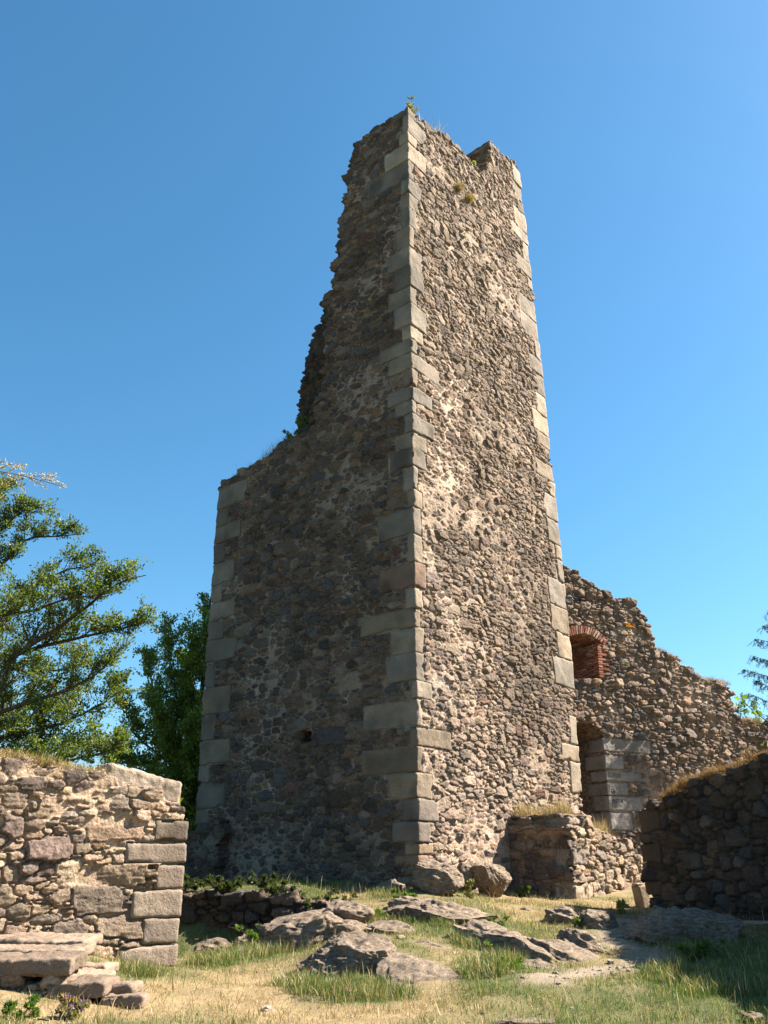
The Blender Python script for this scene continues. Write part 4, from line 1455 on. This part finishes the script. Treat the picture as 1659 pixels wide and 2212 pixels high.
def leaves_mesh(name, P, A, S, col, parent, rng, flat=0.6, mat=None, asp=0.62):
    """one pointed leaf (two folded triangles pairs) per point; A main direction"""
    n = len(P)
    A = A + rng.normal(0, 0.45, (n, 3))
    A /= np.linalg.norm(A, axis=1)[:, None]
    nn = rng.normal(0, 1, (n, 3)) * (1 - flat) + np.array([0, 0, 1.0]) * flat
    B = np.cross(nn, A)
    B /= np.linalg.norm(B, axis=1)[:, None] + 1e-9
    C_ = np.cross(A, B)
    s_ = S[:, None]
    v0 = P
    v1 = P + A * s_ * 0.5 + B * s_ * asp * 0.5 + C_ * s_ * 0.08
    v2 = P + A * s_
    v3 = P + A * s_ * 0.5 - B * s_ * asp * 0.5 + C_ * s_ * 0.08
    V = np.stack([v0, v1, v2, v3], 1).reshape(-1, 3)
    b = np.arange(n) * 4
    t = np.concatenate([np.stack([b, b + 1, b + 2], 1), np.stack([b, b + 2, b + 3], 1)])
    return mesh_obj(name, V, None, t, mat or M_LEAF, np.repeat(col, 4, axis=0), parent, False)


def grow(wood, limb, r0, r1, rng, LP, LA, n_side, Ls, upb, leafn, spread=0.12, droop=0.0, first=0.15, sub=4, scat=0.55):
    """a limb with side twigs; leaf bases and directions are collected in LP, LA"""
    p = resample(limb, 0.18)
    p = p + np.cumsum(rng.normal(0, 0.012, p.shape), axis=0)
    n = len(p)
    wood.add(p, np.linspace(r0, r1, n), 6)
    tg_ = np.gradient(p, axis=0)
    tg_ /= np.linalg.norm(tg_, axis=1)[:, None]
    for k in range(n_side):
        f = first + (1 - first) * (k + rng.uniform(0, 1)) / n_side
        i = min(int(f * (n - 1)), n - 1)
        d = unit(tg_[i] * 0.9 + rng.normal(0, scat, 3) + np.array([0, 0, upb]))
        Lb = Ls * rng.uniform(0.45, 1.1) * (1.15 - 0.6 * f)
        m = 7
        q = [p[i]]
        dd = d.copy()
        for _ in range(m):
            dd = unit(dd + rng.normal(0, 0.13, 3) + np.array([0, 0, 0.05 - droop]))
            q.append(q[-1] + dd * Lb / m)
        q = np.array(q)
        wood.add(q, np.linspace(max(r1, r0 * (1 - f) * 0.45 + 0.004), 0.003, len(q)), 4)
        for s2 in range(sub):
            j = rng.integers(1, m + 1)
            d2 = unit(unit(q[j] - q[j - 1]) * 0.8 + rng.normal(0, 0.6, 3) + np.array([0, 0, upb * 0.8]))
            L2 = Lb * rng.uniform(0.25, 0.55)
            e_ = q[j] + d2 * L2
            mid_ = q[j] + d2 * L2 * 0.5 + rng.normal(0, 0.02, 3)
            wood.add(np.array([q[j], mid_, e_]), [0.004, 0.003, 0.002], 3)
            t = rng.uniform(0.1, 1.05, leafn) ** 0.8
            base = q[j] + (e_ - q[j]) * t[:, None]
            LP.append(base + rng.normal(0, spread * 0.5, (leafn, 3)) * np.array([1, 1, 0.6]))
            LA.append(np.tile(d2, (leafn, 1)))
        t = rng.uniform(0.25, 1.02, leafn)
        fi = t * m
        a = np.clip(fi.astype(int), 0, m - 1)
        base = q[a] + (q[a + 1] - q[a]) * (fi - a)[:, None]
        LP.append(base + rng.normal(0, spread * 0.5, (leafn, 3)) * np.array([1, 1, 0.6]))
        LA.append(np.tile(d, (leafn, 1)))


def leaf_col(n, rng, pal, w):
    return np.array(pal)[rng.choice(len(pal), n, p=w)] * rng.uniform(0.75, 1.3, (n, 1))


GREENS = [(0.06, 0.095, 0.02), (0.085, 0.12, 0.026), (0.042, 0.07, 0.016), (0.13, 0.15, 0.036), (0.16, 0.13, 0.04)]
GW_ = [.34, .26, .2, .14, .06]

# tree 1: airy broadleaf at the left edge
rng = np.random.default_rng(501)
YT = 15.8
tb = at_y(-190, 1800, YT + 0.5)
tb[2] = gz(tb[0], tb[1]) - 0.2
tree = thing('broadleaf_tree', 'airy sunlit broadleaf tree with slanting limbs at the left edge', 'tree', tuple(tb))
W_ = Wood()
LP, LA = [], []


def PX(pts, Y0, dy=0.0):
    return [at_y(a, b, Y0 + dy * i / max(1, len(pts) - 1)) for i, (a, b) in enumerate(pts)]


fork = at_y(-110, 1560, YT + .4)
top_ = at_y(-95, 1075, YT + .6)
W_.add(resample([tb, at_y(-165, 1700, YT + .5), fork, at_y(-90, 1300, YT + .5), top_], .4), np.linspace(.24, .025, len(resample([tb, at_y(-165, 1700, YT + .5), fork, at_y(-90, 1300, YT + .5), top_], .4))), 10)
LIMBS = [
    ([(-110, 1560), (0, 1493), (13, 1463), (30, 1421), (66, 1398), (132, 1352), (197, 1302), (230, 1273), (273, 1246), (326, 1233)], -0.8, .085, 30, .75),
    ([(30, 1421), (99, 1398), (184, 1381), (263, 1368), (329, 1352)], -.3, .045, 22, .6),
    ([(-95, 1440), (0, 1361), (43, 1305), (79, 1259), (132, 1230), (210, 1213)], .9, .06, 26, .7),
    ([(-90, 1350), (-30, 1260), (30, 1190), (60, 1160), (120, 1152), (175, 1150)], .6, .05, 24, .65),
    ([(-85, 1250), (-30, 1170), (10, 1130), (43, 1101), (88, 1090)], .2, .045, 20, .55),
    ([(-120, 1590), (0, 1536), (66, 1519), (132, 1500), (200, 1463), (250, 1420)], -1.0, .06, 26, .75),
    ([(-130, 1640), (-20, 1600), (60, 1585), (145, 1560), (220, 1520), (262, 1490)], .6, .055, 28, .75),
    ([(-140, 1680), (0, 1640), (90, 1620), (180, 1600), (250, 1590)], 1.0, .05, 30, .75),
    ([(-140, 1650), (20, 1560), (90, 1530), (160, 1540)], 1.5, .045, 26, .7),
    ([(-60, 1150), (-25, 1090), (0, 1050), (30, 1040)], .3, .035, 14, .5),
    ([(-100, 1480), (-10, 1430), (60, 1450), (140, 1440), (200, 1420)], 1.4, .045, 26, .7),
    ([(-100, 1400), (0, 1330), (90, 1320), (170, 1290), (230, 1300)], -1.2, .045, 26, .65),
    ([(-120, 1640), (0, 1650), (100, 1655), (200, 1640), (290, 1610)], -.6, .05, 30, .6),
]
for pts, dy, r0, ns_, Ls in LIMBS:
    grow(W_, PX(pts, YT, dy), r0, .008, rng, LP, LA, int(ns_ * 1.4), Ls * 1.15, .55, 18, .10, sub=6, scat=.9)
for k in range(22):                       # the rest of the crown, away from the wall and up to the tip
    f = rng.uniform(0.15, 1.0)
    b0 = tb + (top_ - tb) * np.array([0.9, 0.9, .3 + .68 * f])
    b0[:2] = np.array([np.interp(b0[2], [tb[2], fork[2], top_[2]], [tb[0], fork[0], top_[0]]), np.interp(b0[2], [tb[2], fork[2], top_[2]], [tb[1], fork[1], top_[1]])])
    a = rng.uniform(2.3, 4.6)
    ll = rng.uniform(1.2, 2.2) * (1.25 - .9 * f)
    e_ = b0 + np.array([math.cos(a) * ll, math.sin(a) * ll * .8, ll * rng.uniform(.35, .8)])
    grow(W_, [b0, (b0 + e_) / 2 + rng.normal(0, .1, 3), e_], .04, .006, rng, LP, LA, 18, .7, .55, 14, .1, sub=5, scat=.9)
LP, LA = np.concatenate(LP), np.concatenate(LA)
W_.build('trunk', tree)
leaves_mesh('crown', LP, LA, rng.uniform(.04, .068, len(LP)), leaf_col(len(LP), rng, GREENS, GW_), tree, rng, .35)

# tree 2: denser tree between left wall and tower
rng = np.random.default_rng(502)
YT2 = 29.0
tb = at_y(420, 1800, YT2)
tb[2] = gz(tb[0], tb[1]) - 0.2
GREENS2 = [tuple(1.6 * c for c in g) for g in GREENS]
tree = thing('broadleaf_tree', 'dense dark green tree squeezed between the left wall and the tower', 'tree', tuple(tb))
W_ = Wood()
LP, LA = [], []
tr = resample([tb, at_y(425, 1650, YT2), at_y(440, 1450, YT2 + .2), at_y(455, 1290, YT2)], .4)
W_.add(tr, np.linspace(.2, .03, len(tr)), 8)
for pts, dy, r0, ns_, Ls in [
    ([(430, 1560), (415, 1480), (422, 1400), (440, 1320), (449, 1285)], .5, .05, 26, .9),
    ([(425, 1600), (385, 1520), (370, 1440), (362, 1370), (358, 1350)], -.5, .05, 26, .85),
    ([(425, 1640), (370, 1580), (330, 1500), (310, 1440), (312, 1400)], .4, .05, 26, .85),
    ([(420, 1690), (350, 1640), (290, 1590), (260, 1520), (245, 1475)], -.6, .05, 30, .85),
    ([(420, 1700), (350, 1680), (280, 1650), (230, 1640)], .5, .05, 30, .85),
    ([(420, 1660), (400, 1580), (395, 1480), (400, 1410)], 1.2, .05, 30, .9),
    ([(430, 1760), (390, 1700), (380, 1640), (350, 1570)], 1.2, .05, 30, .9),
    ([(430, 1780), (400, 1740), (370, 1720), (330, 1690)], -.8, .05, 30, .9),
    ([(440, 1500), (430, 1440), (445, 1380), (470, 1340)], -.8, .05, 24, .8),
    ([(420, 1780), (430, 1720), (420, 1650), (430, 1560)], -1.4, .05, 34, 1.0),
    ([(425, 1820), (400, 1790), (370, 1760), (340, 1740)], .3, .05, 30, .9),
    ([(425, 1700), (380, 1620), (345, 1560), (330, 1530)], -1.5, .05, 30, .9),
]:
    grow(W_, PX(pts, YT2, dy), r0, .008, rng, LP, LA, int(ns_ * 1.35), Ls * 1.25, .55, 20, .16, sub=5, first=.05, scat=.9)
LP, LA = np.concatenate(LP), np.concatenate(LA)
W_.build('trunk', tree)
leaves_mesh('crown', LP, LA, rng.uniform(.075, .12, len(LP)), leaf_col(len(LP), rng, GREENS2, GW_), tree, rng, .4)

# larch and shrubs beyond the right wall
rng = np.random.default_rng(503)
YL = 30.0
tb = at_y(1735, 1700, YL)
tb[2] = gz(tb[0], tb[1]) - .2
tree = thing('larch_tree', 'larch with drooping blue green branches at the right edge', 'tree', tuple(tb))
W_ = Wood()
tr = resample([tb, at_y(1725, 1500, YL), at_y(1705, 1200, YL)], .4)
W_.add(tr, np.linspace(.2, .02, len(tr)), 8)
LP, LA = [], []
LX = [(1706 + 1.5 * k, 1235 + 42 * k, 1706 + 38 + rng.uniform(18, 30) + 9 * k, 1235 + 42 * k + rng.uniform(-10, 8)) for k in range(9)] + [(1705, 1215, 1688, 1222), (1705, 1208, 1716, 1212)]
for (x0, y0, x1, y1) in LX + [(1706, 1340, 1650, 1352), (1710, 1385, 1632, 1380), (1712, 1430, 1622, 1416), (1715, 1465, 1608, 1446), (1715, 1500, 1635, 1470), (1718, 1530, 1618, 1498), (1720, 1555, 1640, 1540), (1704, 1300, 1665, 1315), (1704, 1260, 1675, 1275), (1712, 1400, 1760, 1380), (1716, 1480, 1800, 1440)]:
    b0, b1 = at_y(x0, y0, YL), at_y(x1, y1, YL - .4)
    mid_ = (b0 + b1) / 2 + np.array([0, 0, -.12])
    q = resample([b0, mid_, b1], .12)
    W_.add(q, np.linspace(.03, .005, len(q)), 5)
    for k in range(46):
        j = rng.integers(int(len(q) * .15), len(q))
        d = unit(np.array([-.35, 0, -1]) + rng.normal(0, .55, 3))
        e_ = q[j] + d * rng.uniform(.1, .42)
        W_.add(np.array([q[j], (q[j] + e_) / 2, e_]), [.005, .004, .003], 3)
        t = rng.uniform(0, 1, 26)
        LP.append(q[j] + (e_ - q[j]) * t[:, None] + rng.normal(0, .015, (26, 3)))
        LA.append(np.tile(d, (26, 1)) + rng.normal(0, .6, (26, 3)))
LP, LA = np.concatenate(LP), np.concatenate(LA)
W_.build('trunk', tree)
leaves_mesh('crown', LP, LA, rng.uniform(.05, .08, len(LP)), leaf_col(len(LP), rng, [(.05, .085, .05), (.07, .11, .065), (.04, .07, .045)], [.4, .3, .3]), tree, rng, .1, asp=.22)

rng = np.random.default_rng(504)
for i, (px, py, Yb, hgt, lab) in enumerate([(1630, 1610, 33.0, 2.2, 'round dark green shrub behind the low end of the ruined wall'), (1720, 1600, 31.0, 2.6, 'dark green shrub under the larch behind the ruined wall')]):
    tb = at_y(px, py + 60, Yb)
    tp = at_y(px, 1512, Yb)
    tb2 = tb.copy()
    tb2[2] = gz(tb[0], tb[1]) - .1
    sh = thing('shrub', lab, 'shrub', tuple(tb2))
    W_ = Wood()
    LP, LA = [], []
    for k in range(12):
        a = rng.uniform(0, 6.28)
        e_ = tp + np.array([math.cos(a) * .7, math.sin(a) * .7, rng.uniform(-1.6, .2)])
        grow(W_, [tb2, (tb2 + e_) / 2 + rng.normal(0, .15, 3), e_], .04, .006, rng, LP, LA, 14, .5, .5, 10, .12, first=.35)
    LP, LA = np.concatenate(LP), np.concatenate(LA)
    W_.build('stem', sh)
    leaves_mesh('foliage', LP, LA, rng.uniform(.07, .11, len(LP)), leaf_col(len(LP), rng, GREENS[:3], [.4, .3, .3]), sh, rng, .4)

# leafy sapling near the camera at the right, only its twigs reach into view
rng = np.random.default_rng(505)
YH = 8.6
tb = np.array([4.75, 8.7, gz(4.75, 8.7) - .05])
sap = thing('hazel_shrub', 'bright green leafy twigs of a shrub reaching in from the right edge', 'shrub', tuple(tb))
W_ = Wood()
W_.add(resample([tb, (4.6, 8.7, 1.2), at_y(1740, 1600, YH)], .2), np.linspace(.03, .015, len(resample([tb, (4.6, 8.7, 1.2), at_y(1740, 1600, YH)], .2))), 6)
LP, LA = [], []
for pts in ([(1740, 1600), (1790, 1540), (1830, 1500)], [(1740, 1620), (1800, 1600), (1850, 1610)], [(1735, 1640), (1770, 1660), (1830, 1680)], [(1730, 1700), (1760, 1690), (1800, 1720)], [(1740, 1600), (1745, 1540), (1760, 1480)], [(1728, 1730), (1745, 1760), (1770, 1770)], [(1740, 1600), (1690, 1575), (1655, 1556), (1625, 1535), (1600, 1508)], [(1700, 1640), (1670, 1625), (1650, 1612)], [(1720, 1690), (1695, 1685), (1672, 1675)]):
    q = resample(PX(pts, YH), .05)
    W_.add(q, np.linspace(.008, .003, len(q)), 5)
    for j in range(1, len(q), 1):
        m = 2 if rng.random() < .8 else 1
        for _ in range(m):
            LP.append(q[j] + rng.normal(0, .012, 3))
            LA.append(unit(unit(q[j] - q[j - 1]) * .6 + np.array([0, 0, -.55]) + rng.normal(0, .6, 3)))
W_.build('stem', sap)
LP, LA = np.array(LP), np.array(LA)
leaves_mesh('foliage', LP, LA, rng.uniform(.06, .11, len(LP)), leaf_col(len(LP), rng, [(.085, .13, .022), (.12, .16, .028), (.06, .1, .02)], [.4, .3, .3]), sap, rng, .3)

# tall mugwort-like stalk leaning in at the upper left
rng = np.random.default_rng(506)
YM = 4.4
tb = np.array([-2.75, 4.4, gz(-2.75, 4.4) - .05])
mug = thing('mugwort_plant', 'arching stalk with golden seed heads leaning in at the upper left', 'plant', tuple(tb))
W_ = Wood()
ctl = np.array([tb, np.array([-2.76, 4.4, 1.2]), np.array([-2.70, 4.4, 2.3]), np.array([-2.52, 4.4, 3.05])] + PX([(-90, 1005), (-40, 1006), (0, 1016), (40, 1025), (90, 1035), (138, 1052)], YM), float)
arc = resample(ctl, .03)
for _ in range(60):
    arc[1:-1] = arc[1:-1] * .5 + (arc[:-2] + arc[2:]) * .25
W_.add(arc, np.linspace(.009, .0015, len(arc)), 5)
LP, LA = [], []
for pts in ([(40, 1025), (85, 1028), (122, 1028)], [(20, 1018), (40, 1008), (58, 1010)], [(0, 1012), (20, 1003), (42, 1006)], [(10, 1022), (38, 1038), (55, 1060)], [(60, 1030), (85, 1045), (100, 1055)], [(90, 1035), (115, 1038), (140, 1050)], [(-20, 1030), (0, 1045), (18, 1047)], [(-20, 1060), (0, 1072), (14, 1076)], [(-10, 1006), (8, 995), (14, 998)]):
    q = resample(PX(pts, YM, rng.uniform(-.05, .05)), .008)
    W_.add(q, np.linspace(.002, .001, len(q)), 3)
    for j in range(len(q)):
        for _ in range(5):
            LP.append(q[j] + rng.normal(0, .007, 3))
            LA.append(rng.normal(0, 1, 3))
W_.build('stem', mug)
LP, LA = np.array(LP), np.array(LA)
fol = [(arc[j], unit(np.array([rng.normal(0, 1), rng.normal(0, 1), .5]))) for j in range(8, int(len(arc) * .72)) for _ in range(2)]
leaves_mesh('foliage', np.array([a for a, b in fol]), np.array([b for a, b in fol]), rng.uniform(.05, .11, len(fol)), leaf_col(len(fol), rng, [(.1, .13, .05), (.14, .15, .07)], [.5, .5]), mug, rng, .3, asp=.25)
leaves_mesh('seed_head', LP, LA, rng.uniform(.007, .013, len(LP)), leaf_col(len(LP), rng, [(.34, .25, .14), (.4, .31, .19), (.26, .18, .1)], [.4, .3, .3]), mug, rng, .1, asp=.8)


def weed(label, base, height, width, n, seed, cols, lean=(0, 0), leaf=(.03, .06), name='weed', leafn=8):
    rg = np.random.default_rng(seed)
    base = np.asarray(base, float)
    t = thing(name, label, 'plant', tuple(base))
    w = Wood()
    lp, la = [], []
    for k in range(n):
        e_ = base + np.array([rg.normal(0, width) + lean[0], rg.normal(0, width) + lean[1], height * rg.uniform(.55, 1)])
        grow(w, [base + rg.normal(0, width * .15, 3) * np.array([1, 1, 0]), (base + e_) / 2 + rg.normal(0, width * .2, 3), e_], .006, .002, rg, lp, la, 9, height * .28, .6, leafn, .03, first=.2, sub=2)
    w.build('stem', t)
    lp, la = np.concatenate(lp), np.concatenate(la)
    leaves_mesh('foliage', lp, la, rg.uniform(*leaf, len(lp)), leaf_col(len(lp), rg, cols, None if len(cols) == 1 else [1 / len(cols)] * len(cols)), t, rg, .3, asp=.45)
    return t


G3 = [(.08, .13, .03), (.11, .16, .04), (.06, .1, .025)]
YG = [(.3, .3, .05), (.22, .25, .05), (.14, .18, .04)]
a = frR.uv(900, 262)
weed('feathery grey green weed standing on the tower top corner', frR(np.array([a[0]]), np.array([a[1]]), np.array([-.2]))[0], 1.35, .12, 4, 1, [(.13, .13, .10), (.18, .16, .12)], leaf=(.06, .1))
a = frL.uv(628, 955)
weed('dark bushy weed on the tower ledge at the foot of the broken edge', frL(np.array([a[0]]), np.array([a[1] - .1]), np.array([-.5]))[0], .9, .28, 5, 2, G3, lean=(-.35, 0), leaf=(.06, .11))
a = frL.uv(520, 1024)
weed('small dark weed at the outer end of the tower ledge', frL(np.array([a[0]]), np.array([a[1] - .1]), np.array([-.4]))[0], .55, .25, 4, 3, G3, leaf=(.05, .09))
a = frL.uv(655, 925)
weed('dark green shrublet in the nook of the broken tower edge', frL(np.array([a[0]]), np.array([a[1]]), np.array([.1]))[0], .5, .14, 4, 4, G3, leaf=(.05, .09))
a = frR.uv(1030, 365)
weed('little weed in the notch of the tower top', frR(np.array([a[0]]), np.array([a[1]]), np.array([-.1]))[0], .6, .08, 2, 5, YG, leaf=(.05, .08))
for i, (px, py, zz, h, wd, n, cols, lab) in enumerate([
    (632, 1990, .72, .34, .08, 3, YG, 'yellow flowering umbel weed on the crest of the left outcrop'),
    (1130, 1938, .8, .34, .16, 5, G3, 'leafy weed in the corner between the leaning slab and the low wall'),
    (1015, 1940, .9, .55, .12, 4, [(.2, .17, .08), (.1, .13, .04)], 'thin dry weed stems before the leaning slab boulder'),
    (1080, 2005, .55, .25, .14, 4, G3, 'low green weed at the right end of the outcrop ridge'),
    (800, 1985, .66, .22, .2, 6, G3, 'low green herb patch between the two outcrop ridges'),
    (1060, 2050, .3, .16, .28, 8, G3, 'creeping green herb along the long sloping rock'),
    (1100, 2092, .18, .2, .25, 7, G3, 'broad leaved green herb below the long sloping rock'),
    (40, 2206, .1, .22, .2, 6, G3, 'leafy green weed before the steps at the lower left'),
    (150, 2203, .08, .26, .18, 6, [(.1, .13, .04), (.2, .16, .07), (.22, .1, .24)], 'straggly weed with small purple flowers before the steps'),
    (1345, 1975, .55, .35, .15, 5, [(.2, .21, .06), (.26, .22, .09)], 'yellowish weed before the low wall near the post'),
    (880, 1945, .98, .2, .3, 8, G3, 'green herb fringe below the near tower corner'),
    (560, 2045, .12, .4, .35, 9, G3, 'tall green weeds under the left outcrop'),
    (1255, 2000, .48, .2, .2, 6, G3, 'shaded dark herb under the dark jagged rock'),
    (1500, 2075, .14, .3, .5, 12, G3, 'dark leafy weeds along the front of the very long boulder'),
]):
    q = on_ground(px, py)
    q[2] = gz(q[0], q[1]) - .02
    weed(lab, q, h, wd, n, 40 + i, cols)
for i, (u, v) in enumerate([(1.2, .95), (2.2, .95), (3.2, .98), (.4, .72)]):
    P = frA(np.array([u]), np.array([v]), np.array([-.2 - .12 * i]))[0]
    weed(['dark weed clump nearest the tower corner on the shaded terrace wall', 'bushy dark weed in the middle of the shaded terrace wall', 'spreading dark weed on the outer end of the shaded terrace wall', 'small dark weed where the terrace wall meets the mound'][i], P, [.2, .24, .26, .16][i], .5, 10, 60 + i, [(.03, .042, .014), (.045, .055, .02)], leaf=(.05, .09))  # leaf greens darkened to stand in for shade on the ledge
for i, (px, py, hh_, wd) in enumerate([(385, 1735, .5, .15)]):
    P = frF(np.array([-.05]), np.array([frF.uv(385, 1770)[1]]), np.array([-.5]))[0]
    weed('bright green weed beside the end of the left wall top', P, .55, .14, 4, 71, YG, leaf=(.05, .08))

# big granite cap stone on the left wall end (part of that wall)
ca, cb = frF.uv(238, 1672), frF.uv(386, 1712)
cm = frF(np.array([(ca[0] + cb[0]) / 2]), np.array([(ca[1] + cb[1]) / 2 + 0.02]), np.array([-.45]))[0]
pxm = 829.5
th_c = math.atan2(ca[1] - cb[1], abs(ca[0] - cb[0]))
axU = -frF.U


def mapC(x, y, zz):
    ct, s_ = math.cos(th_c), math.sin(th_c)
    return cm + (x * ct + zz * s_)[:, None] * axU + y[:, None] * (-frF.N) + (-x * s_ + zz * ct)[:, None] * np.array([0, 0, 1.0])


hl = abs(ca[0] - cb[0]) / 2 / math.cos(th_c) + .06
block('capstone', mapC, (-hl, -.46, -.3), (hl, .5, .16), 850, (0.36, 0.31, 0.255), left, 0.03, 0.08, 0.03)
for o in bpy.data.objects:
    if '_base' in o:
        del o['_base']
